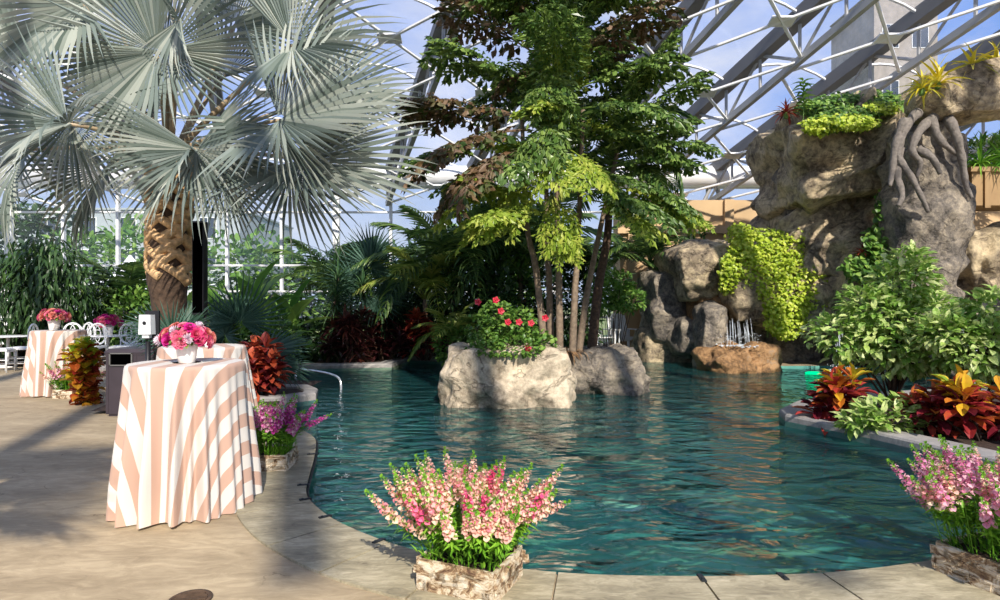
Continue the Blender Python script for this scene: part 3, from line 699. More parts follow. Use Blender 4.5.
specs=[S(157,52,7.9,(-.96,-.05,.12),(-.15,-1,.05),1.72,0),
 S(165,50,8.05,(.92,.05,.22),(.2,-1,.1),1.5,0),
 S(84,4,8.2,(-.9,-.05,-.35),(-.1,-1,.2),1.7,0),
 S(68,124,7.3,(-.72,-.3,-.62),(-.35,-.85,.3),1.35,1),
 S(70,122,7.6,(.35,-.1,-.9),(.5,-.8,.1),1.25,2),
 S(196,150,7.4,(.15,-.4,-.9),(.05,-.85,.5),1.2,1),
 S(192,150,7.6,(-.55,-.2,-.85),(-.4,-.8,.2),1.25,2),
 S(205,152,7.7,(.65,-.2,-.75),(.3,-.8,.3),1.2,2),
 S(292,45,8.0,(.88,-.05,.22),(0,-1,.25),1.5,1),
 S(280,120,7.7,(.97,-.15,.12),(.0,-.85,.5),1.7,0),
 S(276,126,7.9,(.7,-.3,-.75),(.1,-.8,.55),1.35,2),
 S(305,160,8.3,(.93,-.2,-.22),(.05,-.8,.6),1.85,0),
 S(290,170,8.5,(.5,-.2,-.85),(.1,-.85,.4),1.4,1),
 S(225,178,9.0,(.3,-.1,-.95),(.1,-.95,.2),1.1,1),
 S(105,168,8.8,(-.45,-.1,-.9),(-.2,-.9,.2),1.35,1),
 S(25,150,8.3,(-.3,-.1,-1),(-.2,-.9,.2),1.4,1),
 S(20,60,9.3,(-.8,.1,-.3),(-.2,-.9,.3),1.6,1),
 S(235,25,9.4,(.6,.1,.7),(.1,-1,.1),1.6,0),
 S(110,5,9.6,(-.4,.1,.9),(-.1,-1,.2),1.6,0),
 S(330,95,9.6,(.9,.1,.1),(.0,-.9,.4),1.5,0),
 S(175,-5,9.0,(.3,.1,.9),(.0,-1,.1),1.6,0),
 S(225,75,9.9,(.8,.1,.2),(.0,-.8,.6),1.4,1),
 S(100,110,10.0,(-.8,.1,.1),(.0,-.8,.6),1.4,1),
 S(180,20,7.7,(.3,-.3,-.9),(-.8,-.5,.2),.85,2)]
bismarck('bismarck_palm','large silver-blue fan palm with tan woven trunk behind the striped tables','',3.7,[]) if False else None
bismarck('bismarck_palm','large silver-blue fan palm with tan crisscrossed trunk behind the striped tables',B0,3.75,specs,.23,62)
# an unseen second one, added outside the frame to throw shade over the deck
sp2=[]
for i in range(22):
    a=i*2.4; el=.15+.9*((i*.37)%1); h=Vector((-3.15,-.1,3.2))+Vector((math.cos(a)*math.cos(el),math.sin(a)*math.cos(el),math.sin(el)))*.7
    ax=Vector((math.cos(a),math.sin(a),math.sin(el)-.5)); sp2.append((h,ax,(-math.cos(a)*.5,-math.sin(a)*.5,1),1.0,i))
bismarck('shade_palm','unseen silver fan palm added at the near left to shade the deck','x' and Vector((-3.15,-.1,0)),3.2,sp2,.15,12)

# ------------------------------------------------------------------ generic plants
def bush(name,label,cat,base,blobs,n,L,W,mat,shape='oval',droop=.3,up=.5,stems=True,group=None,stem_mat=None,hang=0.0,kind=None):
    """foliage: leaves spread over the shells of several ellipsoids (cx,cy,cz,rx,ry,rz), base-relative"""
    base=Vector(base); t=thing(name,label,cat,base,0,group,kind); b=MB(); tot=sum((x[3]*x[5]+x[4]*x[5]+x[3]*x[4]) for x in blobs)
    for (cx,cy,cz,ax,ay,az) in blobs:
        k=int(n*(ax*az+ay*az+ax*ay)/tot)
        for i in range(k):
            z=ru(-1,1); a=ru(0,2*PI); q=math.sqrt(1-z*z); dr=Vector((q*math.cos(a),q*math.sin(a),z)); r_=ru(.35,1)**.45
            nv=noise.noise(Vector((dr.x*2.2+cx*3,dr.y*2.2,dr.z*2.2+cz*3)))
            r_*=1+.28*nv
            p=Vector((cx+dr.x*ax*r_,cy+dr.y*ay*r_,cz+dr.z*az*r_))
            if p.z<.02: p.z=.02+ru(0,.05)
            d=(dr+Vector((ru(-.7,.7),ru(-.7,.7),ru(-.5,.5)+up-hang*1.6))).normalized()
            s=ru(.65,1.15); b.leaf(p,d,Vector((ru(-.4,.4),ru(-.4,.4),1))+dr*.6,L*s,W*s,min(1,max(0,ru(0,1)*.7+.3*(nv+.5))),droop*ru(.5,1.6),.15,0,shape)
    b.build('foliage',mat,t)
    if stems:
        s=MB()
        for (cx,cy,cz,ax,ay,az) in blobs:
            for i in range(3):
                e=Vector((cx+ru(-.4,.4)*ax,cy+ru(-.4,.4)*ay,cz+ru(0,.5)*az)); r0=.012+.01*max(ax,az)
                o=Vector((blobs[0][0]*.5+ru(-.05,.05),blobs[0][1]*.5+ru(-.05,.05),0)); mid=(o+e)/2+Vector((ru(-.1,.1)*ax,ru(-.1,.1)*ay,.1*az))
                s.tube([o,mid,e],[r0,r0*.7,r0*.3],5)
        s.build('stems',stem_mat or M['bark_dark'],t,True)
    return t
def palm(name,label,base,n,L,kind='g',trunk_h=.6,trunk_r=.06,spread=.8,group=None,droopv=None,azr=(0,2*PI)):
    t=thing(name,label,'palm',base,0,group); b=MB(); b.tube([(0,0,0),(.02,0,trunk_h*.5),(0,0,trunk_h)],[trunk_r*1.1,trunk_r,trunk_r*.8],8); b.build('trunk',M['bark'],t,True)
    for i in range(n):
        a=azr[0]+(azr[1]-azr[0])*((i*.618)%1); el=math.radians(lerp(75,8,((i+.5)/n)**.8)*1.0); 
        d=Vector((math.cos(a)*math.cos(el),math.sin(a)*math.cos(el),math.sin(el))); f=link('frond',PIN[kind][min(2,int(3*(i/n)))],t)
        orient(f,(0,0,trunk_h-.05),d,Vector((-math.cos(a)*math.sin(el),-math.sin(a)*math.sin(el),math.cos(el)))+Vector((0,0,.01)),L*ru(.85,1.1))
    return t
def fans(name,label,base,specs,h=.3,mat=None):
    t=thing(name,label,'palm',base); b=MB(); b.tube([(0,0,0),(0,0,h)],[.09,.06],8); b.build('trunk',M['bark_dark'],t,True)
    for i,(hub,ax,nz,r_) in enumerate(specs):
        hv=Vector(hub)-Vector(base); f=link('frond',FANG[i%2],t); fm=orient(f,hv,ax,nz,r_)
        p=petiole(t,(0,0,h*.9),hv,.1,.02,.01,M['stem_g']); p.parent=f; p.matrix_parent_inverse=fm.inverted()
    return t
def rosette(b,c,n,L,W,mat_a=(0,1),el=(80,10),shape='strap',droop=.6,r0=.02):
    for i in range(n):
        a=i*2.4+ru(-.3,.3); e=math.radians(lerp(el[0],el[1],(i+.5)/n)+(ru(-22,22) if shape=='obo' else 0)); d=Vector((math.cos(a)*math.cos(e),math.sin(a)*math.cos(e),math.sin(e)))
        b.leaf(Vector(c)+d*r0,d,Vector((0,0,1)) if e<1.2 else Vector((math.cos(a),math.sin(a),.2)),L*ru(.8,1.1),W,ru(*mat_a),droop*ru(.7,1.3),.3,0,shape)
def croton(label,base,heads,mat,L=.26,W=.1,stem_h=.1,group=None,n=20):
    t=thing('croton_plant',label,'plant',base,0,group); b=MB(); s=MB(); zmin=min(h[2] for h in heads); zmax=max(h[2] for h in heads)
    for (x,y,z) in heads:
        for k in range(3):
            hz=max(0,min(1,(z-zmin)/max(.05,zmax-zmin))); vv=(0,.5) if k==2 else (.1+.3*hz,.5+.5*hz) if k==0 else (.0,.35+.5*hz); rosette(b,(x,y,z-k*.07),n//2,L*(.85+.12*k),W,vv,(70-22*k,8-8*k),'obo',.25)
        s.tube([(x*.3,y*.3,0),(x*.8,y*.8,z*.6),(x,y,z)],[.016,.013,.01],6)
    b.build('leaves',mat,t); s.build('stems',M['bark_dark'],t,True); return t

# crotons
croton('orange-red croton bush in the kerbed bed right behind the striped tables',gp(263,401.5)+Vector((0,0,.07)),[(ru(-.30,.30),ru(-.2,.25),ru(.2,.78)) for _ in range(13)],M['croton_r'],.29,.105,n=22)
croton('tall yellow-green and red croton between far striped table and trash bin',gp(84,404),[(ru(-.1,.1),ru(-.1,.1),.12+i*.06) for i in range(14)],M['croton_g'],.2,.14,n=14)
croton('yellow and red croton at the tip of the right planter bed',gp(838,421,.05),[(ru(-.2,.22),ru(-.15,.15),ru(.15,.6)) for _ in range(8)],M['croton_y'],.27,.105,n=16)
croton('yellow-topped red croton at the right edge, behind the snapdragons',gp(985,440,.05),[(ru(-.45,.5),ru(-.2,.2),ru(.15,.58)) for _ in range(11)],M['croton_y'],.28,.11,n=16)
croton('dark red croton between low variegated shrub and right croton',gp(938,434,.05),[(ru(-.25,.3),ru(-.15,.15),ru(.12,.42)) for _ in range(10)],M['croton_r'],.24,.08)
for px,py,d,lab in ((424,326,15.6,'red-leaved croton by the far pool kerb, left of the island'),(345,330,14.9,'dark red cordyline under the far palms, at left of the tall dracaena'),(385,322,15.4,'dark red cordyline between dracaena and red croton')):
    p=at(px,py,d); croton(lab,Vector((p.x,p.y,.06)),[(ru(-.45,.45),ru(-.3,.3),ru(.3,1.25)) for _ in range(16 if px==424 else 9)],M['croton_r'] if px==424 else M['cordy'],.36,.1)

# flower boxes
def snap_mesh(mat, seed, L=.42):
    r=random.Random(seed); b=MB(); n=24
    for i in range(n):
        t=i/n; a=i*2.4; z=L*(.42+.58*t); R_=.018*(1-.6*t); s=.0175*(1-.65*t)+.004
        p=Vector((math.cos(a)*R_*.6,math.sin(a)*R_*.6,z+r.uniform(-.006,.006))); d=Vector((math.cos(a),math.sin(a),.2))
        v=min(1,max(0,r.uniform(0,.78)+.5*(t>.72))); mi=1 if t>.86 else 0
        b.leaf(p,d+Vector((0,0,-.5)),Vector((0,0,1)),s*1.5,s*1.5,v,.5,.3,mi,'oval'); b.leaf(p+Vector((0,0,s*.3)),d+Vector((0,0,.9)),Vector((0,0,1)),s*1.3,s*1.5,v*.8,.1,.3,mi,'oval')
        if i%3==0: b.leaf(p,d+Vector((0,0,.3)),Vector((0,0,1)),s*1.8,s*.5,.8,.2,.2,1,'lance')
    for i in range(16):
        t=i/16; a=i*2.4; b.leaf(Vector((0,0,L*(.02+.36*t))),Vector((math.cos(a),math.sin(a),.7)),Vector((0,0,1)),.06,.014,r.random(),.3,.2,1,'lance')
    for i in range(5):
        a=i*2.4; b.leaf(Vector((0,0,L)),Vector((math.cos(a)*.4,math.sin(a)*.4,1)),Vector((1,0,.3)),.02,.012,r.random(),.1,.2,1,'small')
    b.tube([(0,0,0),(.006,.004,L*.5),(0,0,L)],[.004,.003,.0015],4,1,.5)
    return b.mesh('flower_spike',[mat,M['snap_g']])
SNAP={k:[snap_mesh(M[m],i+60,l) for i,l in enumerate((.36,.42))] for k,m in (('a','pink_a'),('b','pink_b'),('c','pink_c'),('m','magenta'))}
def flower_box(label, corners_c, rz, sx, sy, h, nsp, kinds, fh=.36, spread=.6, tilt=0.0, nfol=700):
    t=thing('flower_box',label,'planter',corners_c,rz,'birch bark boxes of snapdragons around the deck')
    b=MB(); th=.022; N=Vector
    # four bark-clad sides, slightly uneven
    for (cx,cy,w_,d_) in ((0,-sy/2,sx,th),(0,sy/2,sx,th),(-sx/2,0,th,sy-th),(sx/2,0,th,sy-th)):
        m=Matrix.Identity(3); b.box((cx,cy,h/2+.004),(w_,d_,h))
        # peeling bark plates
        for k in range(int(14*max(w_,d_)/.4)):
            along=ru(-.46,.46); zz=ru(.15,.85)*h; o=.010
            if w_>d_: b.box((cx+along*w_,cy+(o if cy>0 else -o),zz),(ru(.05,.12),th*.6,ru(.03,.07)),Matrix.Rotation(ru(-.25,.25),3,'Y'))
            else: b.box((cx+(o if cx>0 else -o),cy+along*d_,zz),(th*.6,ru(.05,.12),ru(.03,.07)),Matrix.Rotation(ru(-.25,.25),3,'X'))
    b.build('box',M['birch'],t)
    b=MB(); b.box((0,0,h*.42+.003),(sx-th*1.1,sy-th*1.1,h*.8)); b.build('soil',M['soil'],t)
    b=MB()
    for i in range(nfol):
        x=ru(-.5,.5); y=ru(-.5,.5); z=ru(0,1); f=1+z*.35
        p=Vector((x*sx*f*.95,y*sy*f*.95,h*.82+z*fh*.62)); b.leaf(p,Vector((x+ru(-.6,.6),y+ru(-.6,.6),ru(.3,1.4))),Vector((0,0,1)),ru(.04,.075),.014,R.random(),.2,.2,0,'lance')
    for i in range(60):
        x=ru(-.45,.45)*sx; y=ru(-.45,.45)*sy; b.tube([(x,y,h*.8),(x*1.3,y*1.3,h+fh*.6)],[.004,.002],4,0,.4)
    b.build('foliage',M['snap_g'],t)
    for i in range(nsp):
        x=ru(-.5,.5); y=ru(-.5,.5); d=Vector((x*spread*2.0,y*spread*2.0,1+ru(-.15,.15)))
        if i%9==0: d=Vector((math.copysign(1.3,x)*ru(.6,1),y,.6))
        base=Vector((x*sx*1.1,y*sy*1.1,h*.8+fh*ru(.28,.5))); m=SNAP[kinds[i%len(kinds)]][i%2]
        o=link('flower_spike',m,t); d.normalize(); up=d; o.matrix_local=Matrix.Translation(base)@d.to_track_quat('Z','Y').to_matrix().to_4x4()@Matrix.Diagonal((1.15,1.15,ru(.7,1.0),1))
    return t
c=(Vector((-.065,2.98,0))+Vector((-.47,3.16,0)))/2+Vector((.11,.165,0))
flower_box('birch bark box of salmon and pink snapdragons at the near pool edge',c,math.atan2(-.18,.405),.44,.37,.165,98,'aabaaa',.36,.66,nfol=1100)
c=Vector((2.44,3.36,0))+Vector((.08,-.205,0))+Vector((.93,.36,0))*.24
flower_box('birch bark box of soft pink snapdragons cut by the right picture edge',c+Vector((0,0,.0)),math.atan2(-.41,.16),.44,.46,.17,98,'cccac',.46,.62,nfol=1000)
c=gp(264,473)+Vector((0,.18,0))
flower_box('birch bark box of magenta snapdragons between striped table and pool',c,.05,.36,.34,.15,70,'mmc',.34,.6)
c=gp(68,399)+Vector((-.05,.2,0))
flower_box('small birch bark box of pink snapdragons before the far striped table',c,.1,.42,.36,.14,46,'aac',.3,.55)

# ------------------------------------------------------------------ tables
def cloth_table(label, tlabel, base, seed, rot=.35, H=1.07, R0=.40, R1=.535, nf=15, grp='draped cocktail tables'):
    r=random.Random(seed); b=MB(); N=240; ph=r.uniform(0,6); ph2=r.uniform(0,6); rows=[]
    prof=[]
    for q in (0,.25,.5,.75,.93,1.0): prof.append((R0*q,H,0,R0*q))
    prof.append((R0+.012,H-.010,.02,R0+.015)); prof.append((R0+.016,H-.03,.05,R0+.035))
    for i in range(1,19):
        t=i/18; z=(H-.03)*(1-t)+.012*t; prof.append((lerp(R0+.016,R1,t**1.1),z,min(1,.12+t*1.15),R0+.035+(H-.03)*t))
    vs=[];uv=[];
    for (rad,z,amp,flat) in prof:
        for k in range(N):
            a=2*PI*k/N
            w_=math.sin(nf*a+ph+.8*math.sin(3*a+ph2))*(.6+.4*math.sin(2*a+ph2))+.35*math.sin((nf*2+3)*a+ph2)*(.5+.5*math.sin(5*a))
            w_=w_+.25*math.sin(2*(nf*a+ph)); f=rad+amp*.072*w_
            zz=z+(.012*math.sin(4*a+ph)+.014*w_*.5)*max(0,amp-.75)*3
            vs.append((f*math.cos(a),f*math.sin(a),max(.006,zz))); uv.append((flat*math.cos(a-rot)+3.0,flat*math.sin(a-rot)))
    fs=[]; 
    for i in range(len(prof)-1):
        if prof[i][0]<1e-6:
            continue
        for k in range(N): k2=(k+1)%N; fs.append((i*N+k,i*N+k2,(i+1)*N+k2,(i+1)*N+k))
    fs.append(tuple(range(N,2*N)))
    fs=[f for f in fs]; b.add(vs,fs,0,0,uv)
    o=b.build('tablecloth',M['cloth'],smooth=True,loc=base); tag(o,label,'tablecloth','blush striped cloths on the cocktail tables')
    t=thing('cocktail_table',tlabel,'table',base,0,'cocktail tables under the cloths')
    b=MB(); b.lathe([(0,1.03),(.38,1.03),(.385,1.04),(.38,1.055),(0,1.055)],40); b.build('tabletop',M['white'],t)
    b=MB(); b.tube([(0,0,.04),(0,0,1.03)],.035,12); b.build('pole',M['chrome'],t,True)
    b=MB(); b.lathe([(0,.0),(.26,.0),(.26,.015),(.05,.05),(0,.05)],32); b.build('base',M['black'],t)
    return o
T1=Vector((0,4.5,0)); T1.x=(187-500)/F*T1.y
T2=Vector(((203-500)/F*6.3,6.3,0)); T3=Vector(((59-500)/F*10.2,10.2,0))
cloth_table('blush and white striped floor-length cloth on the nearest cocktail table','nearest tall round cocktail table, hidden under its striped cloth',T1,1,.05,R0=.388,R1=.465,nf=15)
cloth_table('blush and white striped cloth on the middle table, half hidden behind the nearest','middle tall cocktail table hidden under its striped cloth',T2,2,.6)
cloth_table('blush and white striped cloth in shade on the far-left cocktail table','far-left tall cocktail table hidden under its striped cloth',T3,3,.1,R0=.38,R1=.49)

def rose_mesh(mat, seed, daisy=False):
    r=random.Random(seed); b=MB()
    if daisy:
        for k in range(46):
            a=k*2.4; e=lerp(1.35,.1,k/46); d=Vector((math.cos(a)*math.cos(e),math.sin(a)*math.cos(e),math.sin(e))); b.leaf(d*.1,d,Vector((0,0,1)),1.0,.22,r.random(),-.2,.3,0,'obo')
    else:
        for ring in range(6):
            m=3+ring; e=lerp(1.45,.35,ring/5)
            for k in range(m):
                a=2*PI*k/m+ring*.7; d=Vector((math.cos(a)*math.cos(e),math.sin(a)*math.cos(e),math.sin(e)))
                b.leaf(Vector((math.cos(a)*.12*ring*.5,math.sin(a)*.12*ring*.5,-.25)),d+Vector((0,0,.3)),Vector((-math.cos(a),-math.sin(a),.5)),.75+.07*ring,.62+.08*ring,lerp(.9,.0,ring/5)*r.uniform(.7,1.1),-.35+.12*ring,.45,0,'obo')
        b.lathe([(0,-.4),(.3,-.2),(.35,.2),(.2,.45),(0,.5)],10,a=.9)
    return b.mesh('blossom',mat,True)
ROSE=[rose_mesh(M['rose_pink'],1),rose_mesh(M['rose_coral'],2),rose_mesh(M['rose_mag'],3),rose_mesh(M['rose_white'],4,True),rose_mesh(M['pink_b'],5)]
def bouquet(label, loc, s=1.0, n=30, order=(0,1,2,3,4), fixed=None, seed=1):
    r=random.Random(seed); t=thing('flower_vase',label,'flower arrangement',loc,0,'pink flower arrangements in white vases')
    b=MB(); b.lathe([(.0,.0),(.052,.0),(.058,.004),(.074,.12),(.078,.15),(.072,.15),(.066,.11),(0,.11)],32); v=b.build('vase',M['vase'],t,True); v.scale=(s,s,s)
    b=MB()
    for i in range(70):
        a=r.uniform(0,2*PI); e=r.uniform(-.1,1.0); d=Vector((math.cos(a)*math.cos(e),math.sin(a)*math.cos(e),math.sin(e))); p=Vector((0,0,.16))+d*r.uniform(.03,.13)
        b.leaf(p,d+Vector((0,0,-.2)),Vector((0,0,1)),.07,.035,r.random(),.3,.2)
    f=b.build('foliage',M['mid'],t); f.scale=(s,s,s)
    for i in range(n):
        a=i*2.4; e=math.asin(lerp(-.15,.98,(i+.5)/n)); d=Vector((math.cos(a)*math.cos(e)*1.25,math.sin(a)*math.cos(e)*1.0,math.sin(e)*.8))
        p=(Vector((0,0,.17))+d*.135*r.uniform(.85,1.1))*s; o=link('blossom',ROSE[order[(i*7+i//3)%len(order)]],t)
        k=.042*s*r.uniform(.75,1.15); o.matrix_local=Matrix.Translation(p)@d.to_track_quat('Z','Y').to_matrix().to_4x4()@Matrix.Diagonal((k,k,k,1))
    return t
bouquet('white vase of pink, coral and magenta blooms on the nearest striped table',T1+Vector((.02,-.04,1.07)),1.0,38,(0,3,1,2,4,3,0,4),seed=3)
bouquet('white vase of coral and pink blooms on the far-left striped table',T3+Vector((-.08,0,1.07)),1.25,26,(0,1,2,1,0),seed=4)
p=at(107,331,13); 
# small tea light sack on the middle table
b=MB(); b.lathe([(0,0),(.035,0),(.04,.01),(.036,.06),(.032,.075),(.03,.075),(.03,.02),(0,.02)],16)
tag(b.build('candle_holder',M['vase'],smooth=True,loc=T2+Vector((.17,-.22,1.07))),'tiny white candle holder on the middle striped table','candle holder')

# ------------------------------------------------------------------ bin, dispenser, speaker
bp_=gp(114,417)+Vector((.08,.24,0))
t=thing('trash_bin','dark square litter bin with slot opening beside the nearest striped table','trash bin',bp_,.0)
b=MB(); b.box((.11,0,.43),(.64,.42,.80)); b.box((.11,0,.02),(.58,.38,.04)); b.box((.11,0,.845),(.66,.44,.03)); b.box((-.19,-.2,.44),(.03,.03,.8)); b.box((.19,-.2,.44),(.03,.03,.8)); b.box((.41,-.2,.44),(.03,.03,.8)); b.build('body',M['dark_bin'],t)
b=MB(); b.box((-.0,-.214,.77),(.27,.012,.14)); b.build('slot',M['slot'],t)
b=MB(); 
for z,h in ((.69,.015),(.85,.015)): b.box((0,-.222,z),(.31,.02,h))
for x in (-.148,.148): b.box((x,-.222,.77),(.015,.02,.17))
b.build('slot_frame',M['steel_dark'],t)
b=MB(); b.box((.11,0,.885),(.68,.46,.05),taper=.85); b.build('lid',M['dark_bin'],t)
d_=at(148,352,7.4); base=Vector((d_.x,7.4,0))
t=thing('sanitizer_stand','white hand sanitizer dispenser on a black post behind the nearest table','dispenser',base)
b=MB(); b.tube([(0,0,.02),(0,0,1.05)],.03,10); b.build('post',M['black'],t,True)
b=MB(); b.lathe([(0,0),(.17,0),(.17,.012),(0,.03)],24); b.build('base',M['black'],t)
b=MB(); b.box((.03,.05,1.25),(.17,.03,.36)); b.build('back_plate',M['black'],t)
b=MB(); b.box((-.0,-.02,1.26),(.15,.11,.24),taper=.92); b.box((0,-.02,1.12),(.08,.07,.05)); bd=b.build('dispenser',M['white'],t)
b=MB(); b.lathe([(0,0),(.022,0),(.022,.006),(0,.006)],14); o=b.build('window',M['black'],bd,loc=(0,-.077,1.28)); o.rotation_euler=(PI/2,0,0)
s_=at(200,222,8.2); base=Vector((s_.x,8.2,0)); top=s_.z
t=thing('column_speaker','tall narrow black column speaker on a pole before the palm trunk','speaker',base)
b=MB(); b.box((0,0,top-.63),(.15,.13,1.27)); b.build('cabinet',M['black'],t)
b=MB(); b.box((0,-.067,top-.63),(.13,.012,1.22)); b.build('grille',M['slot'],t)
b=MB(); b.tube([(.06,.02,.03),(.06,.02,top-1.26)],.018,8); b.build('pole',M['black'],t,True)
b=MB(); b.lathe([(0,0),(.2,0),(.2,.015),(.03,.04),(0,.04)],24); b.build('base',M['black'],t)

# ------------------------------------------------------------------ chairs
def ring(b,c,rx_,rz_,rad,y=0,n=20,a0=0,a1=2*PI):
    pts=[Vector((c[0]+rx_*math.cos(lerp(a0,a1,i/n)),y,c[1]+rz_*math.sin(lerp(a0,a1,i/n)))) for i in range(n+1)]; b.tube(pts,rad,6)
def white_chair(label):
    t=thing('dining_chair',label,'chair',(0,0,0),0,'white round-backed chairs by the dining tables')
    b=MB(); b.box((0,0,.45),(.42,.42,.035)); b.box((0,-.2,.43),(.38,.02,.05)); b.box((0,0,.475),(.36,.36,.02)); b.build('seat',M['white'],t)
    for sx in (-1,1):
        for sy in (-1,1):
            b=MB(); b.tube([(sx*.19,sy*.19,.44),(sx*.2,sy*(.2 if sy<0 else .23),0)],[.018,.014],8); b.build('leg',M['white'],t,True)
    b=MB()
    for z in (.15,.25):
        for sx in (-1,1): b.tube([(sx*.195,-.19,z),(sx*.195,.2,z)],.009,6)
        b.tube([(-.195,-.19,z+.03),(.195,-.19,z+.03)],.009,6)
    b.build('stretcher',M['white'],t)
    b=MB(); ring(b,(0,.73),.2,.23,.016,.21); ring(b,(-.05,.73),.11,.2,.009,.21); ring(b,(.05,.73),.11,.2,.009,.21); ring(b,(0,.73),.07,.09,.009,.21)
    for sx in (-1,1): b.tube([(sx*.17,.2,.45),(sx*.17,.21,.62)],.014,6)
    b.build('backrest',M['white'],t,True); return t
ch0=white_chair('white round-backed chair at the far left, seen from the side')
spots=[(at(22,340,13.9),-1.35,'white round-backed chair just left of the far-left striped table'),(at(-1,340,13.4),1.9,'white round-backed chair cut by the left picture edge'),
 (at(68,340,14.6),.2,'white chair peeking out directly behind the coral bouquet on the far-left table'),(at(80,340,14.8),-.3,'white chair second to the right behind the far-left striped table'),(at(92,340,14.2),.1,'white chair with a full round back just above the yellow-green croton'),(at(124,340,14.4),.1,'white round-backed chair standing behind the trash bin'),(at(134,340,15.2),.5,'white chair farthest right, between trash bin and palm trunk')]
for i,(p,rz,lab) in enumerate(spots):
    o=ch0 if i==0 else copy_tree(ch0); o.location=(p.x,p.y,0); o.rotation_euler=(0,0,rz); o.scale=(1.1,1.1,1.1); o['label']=lab
def round_table(label,p):
    t=thing('dining_table',label,'table',(p.x,p.y,0),0,'white dining tables'); b=MB(); b.lathe([(0,.72),(.5,.72),(.52,.735),(.5,.75),(0,.75)],40); b.build('tabletop',M['white'],t)
    b=MB(); b.tube([(0,0,.03),(0,0,.72)],.035,10); b.build('pole',M['white'],t,True)
    b=MB(); b.lathe([(0,0),(.25,0),(.24,.02),(.04,.05),(0,.05)],24); b.build('base',M['white'],t); return t
round_table('white round dining table cut by the left picture edge',at(8,340,14.6)); 
round_table('white round dining table behind the trash bin',at(108,340,14.9))
bouquet('low bouquet of dark pink blooms on the dining table behind the trash bin',at(108,340,14.9).xy.to_3d()+Vector((0,0,.75)),1.7,26,(0,2,4,2,0),seed=6)

def adirondack(label):
    t=thing('lounge_chair',label,'chair',(0,0,0),0,'white slatted lounge chairs on the far deck')
    b=MB()
    for k in range(5): b.box((0,-.22+k*.1,.36-.03*k),(.5,.085,.02))
    b.build('seat',M['white'],t)
    b=MB(); rot=Matrix.Rotation(-.35,3,'X')
    for k in range(-3,4): b.box((k*.08,.36,.62+.0),(.065,.02,.78-abs(k)*.05),rot)
    b.box((0,.30,.45),(.55,.03,.06),rot); b.box((0,.42,.8),(.55,.03,.06),rot); b.build('backrest',M['white'],t)
    for sx in (-1,1):
        b=MB(); b.box((sx*.31,0,.55),(.1,.66,.025)); b.build('armrest',M['white'],t)
        for y in (-.26,.28):
            b=MB(); b.box((sx*.29,y,.27),(.035,.08,.54)); b.build('leg',M['white'],t)
    return t
a0=adirondack('x'); lab=['white slatted lounge chair seen just right of the island palm stems','white slatted lounge chair nearest the grey boulders, right of its twin','white slatted chair cut by the right picture edge behind the shrubs']
for i,(p,rz) in enumerate([(at(599,345,18.7),.5),(at(624,345,18.9),.3),(at(1004,380,10.9),.6)]):
    o=a0 if i==0 else copy_tree(a0); o.location=(p.x,p.y,.07 if i<2 else 0); o.rotation_euler=(0,0,rz); o.scale=(1.2,1.2,1.2); o['label']=lab[i]

# ------------------------------------------------------------------ rocks
def rock(name,label,px0,px1,py0,py1,d,depth,seed,mat='rock',box=.55,freq=1.0,amp=.22,det=5,rz=0,tilt=0,group=None,cat='rock',strata=0,z0=None,parent=None):
    c=at((px0+px1)/2,(py0+py1)/2,d); sx=(px1-px0)/F*d/2; sz=(py1-py0)/F*d/2
    if z0 is not None:
        ztop=c.z+sz; c.z=(ztop+z0)/2; sz=(ztop-z0)/2
    bm=bmesh.new(); bmesh.ops.create_icosphere(bm,subdivisions=det,radius=1); off=Vector((seed*13.7,seed*5.1,seed*9.3)); rot=Matrix.Rotation(rz,3,'Z')@Matrix.Rotation(tilt,3,'Y')
    mn=min(sx,sz,depth/2)
    for v in bm.verts:
        p=v.co.copy(); m=max(abs(p.x),abs(p.y),abs(p.z)); q=p/m; p=p.lerp(q,box)
        s=Vector((p.x*sx,p.y*depth/2,p.z*sz)); nrm=v.co.normalized()
        n1=noise.fractal((s*freq*.9+off),1.0,2.0,4); 
        n2=1-abs(noise.noise(s*freq*1.7+off*2))*2
        dd,_=noise.voronoi(s*freq*1.1+off); cr=min(1,(dd[1]-dd[0])*5)
        n3=noise.noise(s*freq*6+off)
        n4=noise.noise(s*freq*2.6+off*3); k=amp*mn*(n1*1.5+.45*n2+.5*(cr-1)*.6+.45*n4+.26*n3+.12*noise.noise(s*freq*14+off))
        if strata:
            q_=((s.z-.42*s.x)*.95+1.1*noise.noise(s*.5+off)+.15*n4)%1.0; k+=strata*((q_/.8)**1.3 if q_<.8 else (1-q_)/.2)*1.0-strata*.4
        s=s+Vector((nrm.x,nrm.y,nrm.z*.8))*k
        v.co=rot@s
    me=bpy.data.meshes.new(name); bm.to_mesh(me); bm.free(); me.materials.append(M[mat]); me.polygons.foreach_set('use_smooth',[True]*len(me.polygons))
    o=link(name,me,None,c); return tag(o,label,cat,group)
rock('boulder','pale rounded boulder under the red-flowered bush in the pool',443,570,342,425,10.0,1.9,3,'rock_pale',.55,1.1,.16,6,z0=-.9)
rock('boulder','boulder on the right half of the pool island, shade put into its grey colour',562,642,344,405,11.3,1.6,5,'rock_grey',.5,1.2,.22,6,z0=-.9)  # greyer rock colour carries the shade on this half of the island
rock('boulder','low grey boulder at the back of the pool island',520,600,350,380,11.6,1.5,6,'rock_grey',.5,1.2,.2,5,z0=-.9)
